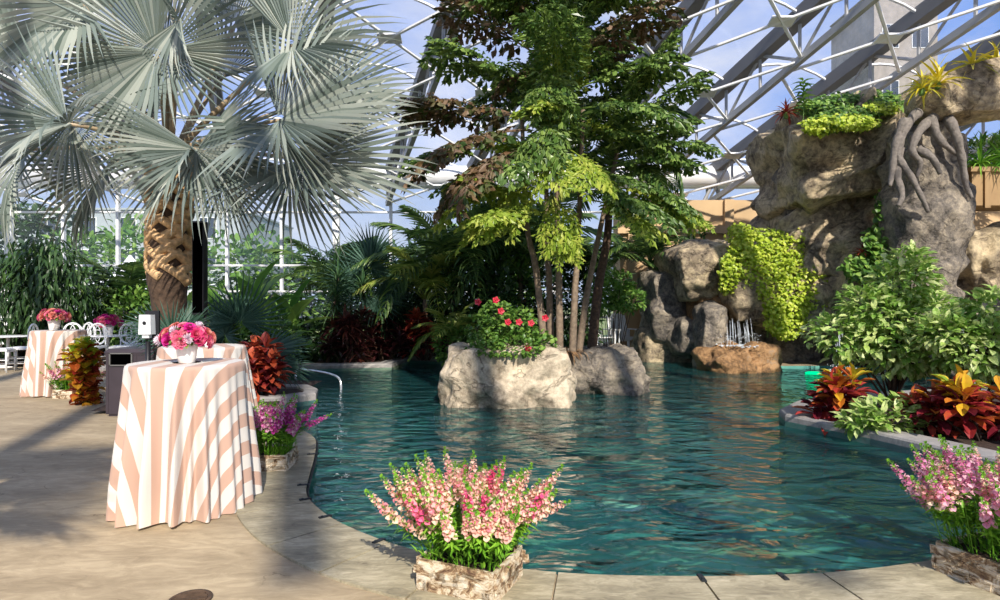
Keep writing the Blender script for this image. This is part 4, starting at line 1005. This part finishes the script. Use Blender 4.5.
# left rock group
rock('boulder','big sunlit rounded boulder left of the lime-green vine',668,735,243,300,16.4,2.6,11,'rock',.45,.7,.22,6,tilt=-.2)
rock('boulder','dark stacked boulder at the left end of the rockery',645,690,270,345,17.2,2.0,12,'rock_grey',.5,.8,.3,5)
rock('boulder','broad flat boulder lying along the far waterline',632,705,326,362,17.4,2.2,13,'rock',.4,.8,.2,5,z0=-.6)
rock('boulder','tan boulder beneath the rounded sunlit boulder',690,722,292,335,16.0,1.4,14,'rock_tan',.4,.8,.25,5)
rock('boulder','small dark boulder above the far waterline',672,718,318,352,16.3,1.6,15,'rock_grey',.5,.8,.3,5)
rock('boulder','narrow upright rock left of the small waterfall',696,722,300,372,15.2,1.2,16,'rock_grey',.5,.9,.3,5,z0=-.6)
rock('boulder','wet tan ledge rock under the small waterfall',702,770,346,378,14.5,1.5,17,'rock_tan',.25,1.4,.4,5,z0=-.5)
rock('boulder','long dark rock wall under the lime-green vine, at the waterline',715,860,305,380,16.6,1.6,18,'rock_grey',.7,.8,.22,6,z0=-.6)
rock('boulder','rock shelf holding the lime-green vine',712,850,262,326,15.9,2.6,19,'rock',.6,.7,.25,6)
# cliff
rock('cliff_rock','huge slanting cliff boulder topped with green plants',768,908,108,205,15.4,3.2,21,'rock',.62,.55,.20,6,strata=.42,tilt=-.12,cat='cliff')
rock('cliff_rock','lower cliff boulder tucked under the slanting top boulder',774,905,178,285,15.8,3.0,23,'rock',.66,.55,.24,6,strata=.36,cat='cliff')
rock('cliff_rock','narrow cliff shoulder on the left flank, its shade put into dark grey colour',772,800,130,270,16.2,2.0,24,'rock_grey',.6,.6,.25,5,cat='cliff')  # grey instead of tan rock paints the cliff's shaded side
rock('cliff_rock','rock face filling the gap right of the vine below the cliff',820,935,250,345,15.0,2.2,25,'rock',.6,.6,.25,5,cat='cliff')
rock('cliff_rock','shaded rock base at the right edge under the ledge planter',930,1060,235,345,14.2,2.4,26,'rock',.6,.6,.3,6,cat='cliff')
rock('cliff_rock','low dark boulders behind the variegated shrub',930,1040,300,375,13.2,2.0,29,'rock_grey',.5,.8,.3,5,cat='cliff',z0=-.1)
rock('rock_pillar','grey rock pillar wrapped in hanging roots under the log bridge',890,952,112,330,12.9,1.4,27,'rock_grey',.45,.9,.22,6,cat='rock pillar',z0=.0,strata=.12)
# log across the top right
o=rock('log','weathered rock-like log bridging over the top of the pillar',912,1090,66,118,12.4,1.25,31,'rock',.5,.9,.18,6,cat='log',tilt=-.12)
# roots
t=thing('hanging_root','pale twisted roots draped down the face of the rock pillar','roots',at(930,200,12.2))
c0=at(930,200,12.2)
for k,pl in enumerate([[(918,112),(905,128),(898,155),(910,175),(922,198),(928,212)],[(900,150),(897,175),(902,195),(898,206)],[(935,116),(920,130),(912,150),(920,163),(916,178)],[(918,150),(932,158),(940,174)],[(948,118),(956,135),(962,160),(966,185),(972,198)],[(930,118),(940,140),(958,155)],[(905,120),(896,145),(892,172),(890,186)]]):
    pts=smooth_line([at(px,py,12.02+.06*math.sin(k+i*1.3)+(.12 if i in(0,) else 0))-c0 for i,(px,py) in enumerate(pl)],5); n=len(pts)
    b=MB(); b.tube(pts,[lerp(.105,.035,i/(n-1))*(1+.12*math.sin(i*1.7+k)) for i in range(n)],9); b.build('root',M['root'],t,True)
# waterfalls
def fall(label,px0,px1,py0,py1,d,seed):
    r=random.Random(seed); c=at((px0+px1)/2,py0,d); h=(py1-py0)/F*d; w_=(px1-px0)/F*d; b=MB()
    for i in range(22):
        x=r.uniform(-.5,.5)*w_; l=r.uniform(.3,1)*h; z=-r.uniform(0,h-l); y=r.uniform(-.08,.05)
        b.tube([(x,y,z),(x*1.05,y-.05,z-l*.5),(x*1.1,y-.08,z-l)],[.002,.005,.0025],5)
    for i in range(120):
        p=Vector((r.uniform(-.9,.9)*w_,r.uniform(-.3,.1),-h*r.uniform(.5,1))); b.box(p,(.01,.01,.016))
    for i in range(90):
        a=r.uniform(0,2*PI); q=r.uniform(0,1)*w_; b.box((q*math.cos(a),q*math.sin(a)-.1,-h+r.uniform(.0,.05)),(.05,.04,.012),Matrix.Rotation(r.uniform(0,3),3,'Z'))
    tag(b.build('waterfall',M['fall_w'],loc=c),label,'waterfall')
M['fall_w']=plain('white_water','#dfe8ee',.2)
fall('thin streams of water dripping off the ledge left of the vine',726,750,318,346,14.6,1)
fall('splashing white waterfall left of the yellow and red croton',834,846,325,371,13.9,2)

# ------------------------------------------------------------------ island planting
isl=Vector(at(556,345,10.9)); isl.z=.55
t=thing('fishtail_palm','tall clumping fishtail palm with five thin stems growing from the pool island','palm tree',isl)
stems=[((546,335),(536,270),(527,225),(522,120),10.9),((551,337),(549,280),(547,240),(545,60),11.1),((560,338),(559,280),(558,230),(556,20),10.8),((572,345),(575,290),(578,245),(583,110),10.7),((578,345),(586,300),(600,230),(620,140),11.2)]
tops=[]
for i,s in enumerate(stems):
    d=s[4]; pts=[at(px,py,d+.1*j)-isl for j,(px,py) in enumerate(s[:4])]; pts[0].z=-.1; pts=smooth_line(pts,6); n=len(pts)
    b=MB(); b.tube(pts,[.07*(1-.5*j/n)*(1.06 if j%3==0 else 1) for j in range(n)],9); b.build('stem',M['bark'],t,True); tops.append((pts,))
def fr(px,py,d,ang,tow,L,k,vi,up=(0,0,1)):
    # base pixel, in-picture heading angle (deg, 0 = right, 90 = up), component towards the viewer
    f=link('frond',FISH[k][vi],t); a=math.radians(ang); y=Vector((math.cos(a)*(1-abs(tow)*.4),-tow,math.sin(a)*(1-abs(tow)*.4)))
    if abs(y.normalized().z)>.93: up=(0,1,.2)
    orient(f,at(px,py,d)-isl,y,up,L)
R.seed(11)
fl=[(545,200,10.8,200,.5,1.7,'b',1),(560,200,10.6,262,.9,1.2,'b',2),(540,205,10.9,165,.4,1.6,'b',0),(580,190,10.6,-15,.5,1.7,'a',1),(600,170,11,10,.3,1.6,'a',1),(560,225,10.6,280,.8,.9,'b',1),
 (530,130,10.8,195,.4,2.2,'c',1),(535,120,11,172,.1,2.2,'c',0),(540,90,11,160,.2,2.0,'a',0),(545,60,11,150,.1,2.0,'c',0),(550,40,11.1,140,.2,1.9,'c',1),(552,140,10.6,215,.7,1.7,'a',1),
 (560,20,11,90,.3,1.6,'a',0),(560,60,10.8,75,.4,1.8,'a',0),(560,30,11,45,.2,1.8,'a',1),(565,60,11,25,.3,2.0,'c',0),(570,90,11,12,.3,1.9,'a',0),(575,110,10.8,-5,.5,1.8,'a',1),(580,130,11,-10,.2,1.8,'a',1),
 (560,110,10.5,100,.7,1.6,'a',1),(555,120,10.4,240,.9,1.4,'a',2),(570,150,10.4,300,.9,1.3,'b',1),(610,150,11.2,20,.1,1.5,'a',0),(610,160,11.2,-25,.4,1.4,'a',2),(600,140,11.1,60,.2,1.5,'a',0),
 (545,20,11.2,120,.2,1.8,'a',0),(550,-10,11.2,150,.2,1.7,'c',1),(560,-20,11,60,.1,1.5,'a',0),(540,160,11.2,185,-.3,1.9,'a',1),(580,120,11.6,0,-.4,1.8,'a',1),(560,80,11.6,180,-.4,1.8,'a',1),(560,50,11.7,20,-.4,1.7,'a',1),
 (535,150,10.6,200,.5,2.0,'c',2),(590,200,10.6,-25,.6,1.4,'b',1),(555,70,10.7,255,.9,1.4,'a',2),(565,10,10.8,10,.5,1.5,'a',2),(550,10,10.8,170,.5,1.5,'a',2),(605,190,11,-5,.2,1.6,'b',2),(525,190,11,185,.2,1.6,'b',2),
 (560,150,11.9,95,-.3,1.8,'a',0),(545,120,11.9,130,-.3,1.9,'a',0),(580,80,11.9,50,-.3,1.8,'a',0),(575,170,10.8,330,.6,1.5,'a',2),(535,175,10.7,225,.6,1.4,'b',2),(630,120,10.9,30,.3,1.4,'a',0),(635,150,10.8,5,.4,1.3,'a',1),(630,180,10.9,-25,.5,1.3,'a',1),(625,100,11.1,55,.1,1.4,'a',0),(640,205,10.9,-10,.3,1.2,'b',1),(490,150,10.9,185,.3,1.5,'a',1),(480,120,11,170,.2,1.4,'c',0),(560,150,10.3,250,.9,1.2,'b',1),(530,205,10.4,200,.7,1.4,'b',0)]
for i in range(38):
    u=i/38; an=i*137.5; fl.append((548+34*((i*.38)%1),-25+225*u,10.7+1.1*((i*.618)%1),an%360 if an%360<200 or an%360>340 else an%180,ru(-.5,.8),ru(1.1,1.6),'aab'[i%3] if u>.6 else 'aac'[i%3],i%3))
for q in fl: fr(*q)
b=MB()
for i in range(90):
    a=ru(0,2*PI); q=ru(.05,.5); b.leaf(Vector((q*math.cos(a)+.1,q*math.sin(a)-.1,.12)),Vector((math.cos(a),math.sin(a),ru(-.5,.6))),Vector((0,0,1)),ru(.15,.35),.03,.3,.8,.2,0,'strap')
b.build('dry_sheath',M['fiber'],t)
hb=bush('hibiscus_bush','green bush with red flowers spilling over the pale island boulder','bush',Vector((at(511,350,9.55).x,9.55,.72)),[(0,0,.28,.5,.4,.32),(-.4,-.1,.12,.3,.35,.26),(.42,-.1,.12,.3,.35,.22),(-.3,-.35,.05,.25,.25,.2),(.1,0,.5,.3,.3,.25),(.1,-.35,.1,.4,.25,.22),(-.22,0,.55,.3,.3,.3),(-.5,0,.4,.2,.2,.25)],2300,.085,.065,M['mid'],droop=.4)
for px,py in ((501,311),(508,322),(531,323),(496,300),(519,322),(528,348),(478,302),(545,318)):
    p=at(px,py,9.08)-hb.location; b=MB()
    for k in range(5):
        a=k*2*PI/5; b.leaf(Vector((0,0,0)),Vector((math.cos(a),-.6,math.sin(a))),Vector((0,-1,0)),.062,.062,R.random(),.3,.5,0,'obo')
    b.tube([(0,0,0),(0,-.06,.01)],.006,5); b.build('flower',M['hib'],hb,loc=p)
# slender tree behind the island
tb=Vector((at(602,340,12.2).x,12.2,0)); 
pp=at(590,335,11.6); pp.z=.4
t=thing('feather_palm','small palm with arching light green fronds right of the fishtail palm','palm tree',Vector((pp.x,pp.y,.35)))
b=MB(); q=[Vector((0,0,-.1)),at(598,290,11.6)-t.location,at(607,240,11.7)-t.location,at(610,190,11.8)-t.location,at(612,150,11.9)-t.location]; b.tube(smooth_line(q,5),[.10*(1-.45*i/20) for i in range(21)],10); b.build('trunk',M['bark_dark'],t,True)
for i in range(15):
    a=i*2.4; el=math.radians(lerp(70,-20,i/15)); d=Vector((math.cos(a)*math.cos(el),math.sin(a)*math.cos(el),math.sin(el))); f=link('frond',PIN['g' if i%3 else 'y'][1+i%2],t)
    orient(f,q[-1] if i%2 else q[-2],d,Vector((-math.cos(a)*math.sin(el),-math.sin(a)*math.sin(el),math.cos(el)+.01)),1.7)

# ------------------------------------------------------------------ background planting
def bb(name,label,px,py0,d,w_,n,L,W,mat,shape='oval',hang=0,py1=None,up=.4,nb=4,depth=None,z0=.06):
    """a bush whose top reaches pixel row py0 at pixel column px, w_ pixels wide"""
    top=at(px,py0,d).z; half=w_/2/F*d; base=Vector((at(px,300,d).x,d,z0)); h=top-z0; bl=[]
    for i in range(nb):
        u=(i+.5)/nb*2-1; bl.append((u*half*.65,ru(-.2,.2)*half,h*ru(.45,.6)*(1-.15*abs(u)),half*.55,(depth or half*.6),h*.45))
    return bush(name,label,'bush',base,bl,n,L,W,mat,shape,.35,up,True,None,None,hang)
bb('mango_shrub','big dark shrub with long drooping leaves at the far left',38,232,15.8,110,3000,.34,.07,M['deep'],'lance',.9,nb=4,up=0)
bb('mango_shrub','dark shrub filling the gap behind the far-left striped table',110,265,17.5,70,1300,.28,.08,M['deep'],'lance',.6,nb=3,up=0)
bb('broadleaf_shrub','mid-green shrub directly behind the palm trunk',150,280,16.5,80,1200,.2,.1,M['mid'],nb=3)
# banana-like broad leaves
def banana(label,px,d,h,n,L,z0=.06,mat='banana',W=.28):
    base=Vector((at(px,300,d).x,d,z0)); t=thing('banana_plant',label,'plant',base); b=MB(); b.tube([(0,0,0),(.03,0,h*.5),(0,0,h)],[.07,.06,.04],8); b.build('stem',M['stem_g'],t,True)
    for i in range(n):
        a=i*2.4+ru(-.3,.3); e=math.radians(lerp(82,25,i/n)); d_=Vector((math.cos(a)*math.cos(e),math.sin(a)*math.cos(e),math.sin(e))); b=MB()
        b.leaf(Vector((0,0,h*(.6+.4*ru(0,1)))),d_,Vector((-math.cos(a),-math.sin(a),.6)),L*ru(.8,1.1),L*W,R.random(),.35,.2,0,'oval'); b.build('leaf',M[mat],t)
    return t
banana('broad-leaved banana plant right behind the column speaker',222,13.2,1.0,9,1.4)
banana('broad-leaved banana plant under the right fronds of the large palm',255,13.8,1.4,9,1.5)
banana('banana plant standing left of the dark dracaena',292,14.6,1.1,9,1.3)
banana('banana plant far back between trunk and speaker',182,15.5,1.0,8,1.3)
banana('short banana plant behind the orange-red croton',275,12.8,.5,8,1.0)
bb('broadleaf_shrub','glossy green shrub behind the orange-red croton and low fan fronds',245,300,12.6,110,1500,.2,.1,M['mid'],nb=4)
bb('broadleaf_shrub','deep green shrub below the bananas beside the pool steps',305,315,15.2,80,1200,.2,.09,M['deep'],nb=3)
bb('broadleaf_shrub','deep green shrub at far kerb between the dark dracaenas',365,312,16.6,90,1200,.2,.08,M['deep'],nb=3)
def spiky(label,px,py_top,d,n,L,mat='dracaena',heads=3,W=.035):
    base=Vector((at(px,300,d).x,d,.06)); top=at(px,py_top,d).z-L*.6; t=thing('dracaena',label,'plant',base); b=MB(); s=MB()
    for k in range(heads):
        x=ru(-.35,.35); y=ru(-.3,.3); z=top*(1-.22*k); s.tube([(x*.2,y*.2,0),(x*.7,y*.7,z*.5),(x,y,z)],[.04,.03,.025],6)
        for q in range(3): rosette(b,(x,y,z-q*.12),n//3,L,W,(0,1),(85-20*q,20-25*q),'strap',.35)
    b.build('leaves',M[mat],t); s.build('stems',M['bark_dark'],t,True); return t
spiky('tall spiky dracaena in the far bed at left of the window',325,262,14.9,66,.75)
spiky('dark spiky dracaena centred below the white window frames',378,272,15.6,72,.7)
spiky('spiky dracaena with long leaves right of the banana plants',345,245,16.2,60,.85)
spiky('thin spiky dracaena in front of the far windows, next to the yellow palm',405,285,16.4,48,.6)
spiky('low dark cordyline beside the pool kerb near the handrail',352,312,14.7,48,.5,'cordy',4,.045)
# low fan palms by the pool steps
f1=gp(225,405)+Vector((-.3,1.3,.05)); 
fans('young_fan_palm','young blue-green fan palm leaning over the orange-red croton',f1,[(at(266,352,10.3),(.95,-.1,.1),(.0,-.45,.9),.85),(at(240,322,10.5),(.35,-.1,1),(.6,-.6,.2),.95),(at(225,335,10.6),(-.3,-.1,1),(-.5,-.6,.3),.8),(at(280,365,10.0),(.8,-.1,-.35),(.1,-.5,.8),.6)])
f2=gp(175,395)+Vector((0,.3,0)); fans('young_fan_palm','young blue-green fan palm at the foot of the palm trunk',f2,[(at(172,335,8.0),(-.3,-.2,.9),(.1,-.6,.4),.5),(at(188,330,8.2),(.6,-.2,.7),(-.4,-.8,.3),.5),(at(158,328,8.6),(-.8,.1,.5),(.3,-.6,.6),.55)])
f3=Vector((at(372,300,16).x,16,.06)); fans('young_fan_palm','silvery fan palm among dracaenas before the far windows',f3,[(at(370,268,15.9),(.3,-.2,.9),(-.1,-1,.2),1.1),(at(385,280,15.7),(.9,-.2,.1),(0,-.9,.5),1.0),(at(355,282,15.7),(-.9,-.2,.2),(0,-.9,.5),1.0),(at(372,255,16.2),(-.2,.1,1),(0,-1,.2),1.0),(at(378,300,15.4),(.3,-.6,-.6),(0,-.8,.6),.9)],1.0)
# feather palms in the middle distance
palm('feather_palm','yellow-green feather palm over the red-leaved croton in the far bed',Vector((at(425,300,15.8).x,15.8,.06)),14,1.9,'y',1.6,.07)
palm('feather_palm','green feather palm behind the left part of the island',Vector((at(452,300,16.5).x,16.5,.06)),16,3.0,'g',2.0,.08)
palm('feather_palm','dark feather palm behind the island stems',Vector((at(520,300,17).x,17,.06)),16,3.0,'g',2.4,.08)
palm('feather_palm','small yellow feather palm at the kerb corner left of the island',Vector((at(452,300,14.2).x,14.3,.06)),10,1.2,'y',.6,.05)
palm('feather_palm','feather palm arching over behind the rounded sunlit boulder',Vector((at(650,300,17.9).x,17.9,.06)),13,2.0,'g',2.6,.08)
palm('feather_palm','feather palm in front of the tan wall behind lounge chairs',Vector((at(585,300,18.0).x,18.0,.06)),13,2.0,'g',2.3,.08)
palm('feather_palm','feather palm far behind the dracaenas at the glass wall',Vector((at(335,300,19.5).x,19.5,.06)),14,2.8,'g',1.6,.08)
palm('feather_palm','feather palm behind the trash bin near the glass wall',Vector((at(128,300,17.5).x,17.5,.06)),11,2.3,'g',1.3,.07)
bb('broadleaf_shrub','dense dark shrub behind the island, left of the palm stems',478,250,15.4,80,2400,.17,.09,M['deep'],nb=4)
bb('broadleaf_shrub','dense dark shrub right behind the palm stems',530,235,17.6,110,2600,.2,.1,M['deep'],nb=5)
bb('broadleaf_shrub','tall dark thicket between island palm and tan wall',575,250,17.9,60,1500,.18,.09,M['deep'],nb=3)
bb('broadleaf_shrub','low green shrub at water level left of the island',455,325,14.2,50,700,.12,.07,M['mid'],nb=2)
bb('broadleaf_shrub','green shrub behind the yellow feather palm at the glass wall',420,262,18.5,70,1300,.2,.1,M['deep'],nb=3)
sb=Vector((at(617,345,13.4).x,13.4,.0)); 
bush('umbrella_shrub','bright green small-leaved tree right of the island palm, over the lounge chairs','shrub',Vector((at(612,300,13.4).x,13.4,-.6)),[(0,0,2.35,.45,.4,.3),(.35,0,2.2,.4,.35,.25),(-.25,0,2.1,.3,.3,.25),(.15,0,2.6,.35,.3,.25)],1100,.13,.075,M['mid'],droop=.3,up=.4)
bb('umbrella_shrub','dark green shrub spilling over the sunlit boulder from behind',692,232,17.4,62,1500,.22,.08,M['deep'],'lance',.4,nb=3)
bb('broadleaf_shrub','tall dark shrub near the glass wall, left of the island palm',455,212,18.6,100,2200,.22,.1,M['deep'],nb=5)
bb('broadleaf_shrub','medium green shrub in front of the far white window frames',500,228,16.6,70,1500,.18,.09,M['mid'],nb=3)
bb('broadleaf_shrub','dark tangled shrub between the spiky dracaenas and feather palms',400,275,17.0,60,1100,.18,.08,M['deep'],nb=3)
# vines on the rocks
def vine(label,patches,n,L,W,mat,d,name='vine',jit=.25,cat='vine'):
    base=at(patches[0][0],patches[0][1],d); t=thing(name,label,cat,base); b=MB(); tot=sum(w_*h for _,_,w_,h,_ in patches)
    for (px,py,w_,h,dd) in patches:
        for i in range(int(n*w_*h/tot)):
            a=ru(0,2*PI); q=math.sqrt(ru(0,1)); p=at(px+w_/2*q*math.cos(a),py+h/2*q*math.sin(a),dd-.35*math.sqrt(max(0,1-q*q))+ru(-jit,jit))-base
            b.leaf(p,Vector((ru(-.8,.8),ru(-1,.1),ru(-.9,.3))),Vector((ru(-.3,.3),-.8,.8)),L*ru(.7,1.2),W*ru(.8,1.2),R.random(),.3,.15)
    b.build('foliage',mat,t)
    s=MB()
    for (px,py,w_,h,dd) in patches:
        for i in range(6):
            x=px+ru(-.45,.45)*w_; s.tube([at(x,py-h*.4,dd)-base,at(x+ru(-3,3),py,dd-.25)-base,at(x+ru(-4,4),py+h*.45,dd-.2)-base],.008,4)
    s.build('stems',M['stem_g'],t); return t
vine('lime-green leafy vine cascading over the rock shelf to the water',[(765,245,70,34,15.2),(745,265,46,50,15.0),(790,285,70,70,14.8),(785,315,44,50,14.7),(805,240,34,34,15.2),(740,235,30,24,15.2),(815,290,40,50,14.9),(728,275,20,40,15)],6800,.09,.08,M['lime'],15)
vine('dark green creeper climbing between cliff and rock pillar',[(882,215,14,50,13.6),(876,250,26,50,13.4),(862,268,40,26,13.4),(884,275,24,30,13.2)],900,.14,.12,M['mid'],13.5)
vine('trailing green plants along the top of the cliff boulder',[(845,104,70,22,14.4),(875,100,50,20,14.4),(815,108,40,18,14.2),(850,116,60,20,13.8),(890,104,34,18,14.2),(830,122,40,18,13.6)],2600,.12,.08,M['mid'],14.5,'trailing_plant')
vine('yellow-green ground cover over the front lip of the cliff top',[(845,122,70,16,13.5),(880,108,40,14,13.9),(818,126,34,18,13.5)],1100,.1,.08,M['lime'],14,'trailing_plant')
def upright(label,px,pyb,pyt,d,mat,L=.24,W=.07,n=34,name='cliff_plant'):
    base=at(px,pyb,d); h=(pyb-pyt)/F*d; t=thing(name,label,'plant',base); b=MB(); s=MB(); s.tube([(0,0,-.1),(.02,0,h*.5),(0,0,h)],[.015,.012,.008],6)
    for i in range(n):
        a=i*2.4; z=h*(.3+.7*i/n); b.leaf(Vector((0,0,z)),Vector((math.cos(a),math.sin(a),.35)),Vector((0,0,1)),L*ru(.8,1.1),W,R.random(),.4,.2,0,'lance')
    b.build('leaves',mat,t); s.build('stem',M['stem_g'],t); return t
upright('upright leafy plant on the left end of the cliff top',803,118,80,13.6,M['mid'],.3,.09)
def brom(label,px,py,d,L,mat='brom',n=26,W=.07,name='bromeliad',cat='bromeliad'):
    base=at(px,py,d); t=thing(name,label,cat,base); b=MB(); rosette(b,(0,0,0),n,L,W,(0,1),(80,-10),'strap',.55); b.build('leaves',M[mat],t)
    b=MB(); b.lathe([(.0,-.12),(.05,-.1),(.06,.02),(0,.06)],8); b.build('crown',M['stem_g'],t); return t
brom('orange-red bromeliad beside the upright plant on the cliff top',786,114,13.6,.34,'croton_r',30,.06)
brom('yellow bromeliad drooping over the left end of the log',938,84,11.9,.62)
brom('yellow bromeliad on the log, upper one near the picture edge',972,68,12.0,.55)
brom('small yellow bromeliad hanging at the very end of the log',922,90,11.8,.45,W=.05)
brom('yellow bromeliad on the log cut by the right picture edge',996,64,12.1,.5)
t=brom('tuft of grassy leaves at the left of the ledge planter',980,165,13.0,.7,'grassy',60,.04,'grassy_plant','plant')
brom('tuft of grassy leaves on the ledge planter at the picture edge',1003,163,13.0,.75,'grassy',60,.04,'grassy_plant','plant')
brom('orange-leaved bromeliad low on the cliff beside the creeper',863,254,13.2,.3,'croton_r',20,.05)
# right bed shrubs
vb=gp(905,424,.05)
bush('variegated_shrub','large cream and green variegated shrub in the right planter bed','bush',Vector((at(905,300,8.4).x,8.6,.05)),[(-.1,0,1.15,.65,.5,.5),(-.65,.1,1.0,.5,.4,.33),(.1,0,1.75,.45,.4,.42),(.55,.2,1.25,.5,.4,.4),(.1,-.2,.8,.7,.4,.35),(-.45,0,1.4,.35,.35,.3),(.25,.1,2.05,.25,.25,.25)],3600,.15,.075,M['varieg'],droop=.4,up=.3)
bush('variegated_shrub','variegated shrub at the right picture edge above the croton','bush',Vector((at(975,300,7.7).x,7.7,.05)),[(0,0,.95,.5,.45,.42),(.3,0,1.3,.45,.4,.35),(-.35,0,1.1,.35,.3,.25),(.5,0,.7,.4,.4,.3)],1900,.15,.075,M['varieg'],droop=.4,up=.3)
bush('variegated_shrub','low variegated plant between the two crotons in the right bed','bush',gp(890,431,.05),[(0,0,.17,.42,.25,.17),(-.3,0,.1,.22,.2,.1)],420,.16,.07,M['varieg'],droop=.35,up=.6)
bush('ledge_shrub','dark green shrub behind the ledge planter, seen under the log','shrub',at(985,175,14.4),[(0,0,.4,.8,.4,.5),(.9,0,.5,.8,.4,.5)],1500,.3,.05,M['mid'],'lance',droop=.5,up=.2)
# outside trees
for i,(px,py,d,w_,lab) in enumerate([(130,225,34,150,'leafy tree outside the glass wall near the tent'),(30,190,36,130,'leafy tree outside the glass wall at the far left'),(250,235,34,140,'leafy tree outside behind the banana plants'),(400,240,33,120,'leafy tree outside the middle windows'),(500,200,36,120,'leafy tree outside behind the island palm'),(330,250,38,110,'leafy tree outside between two others, behind dracaenas')]):
    bb('garden_tree',lab,px,py,d,w_,1700,.5,.3,M['mid' if i%2==0 else 'deep'],nb=5,z0=-.05)['category']='tree'
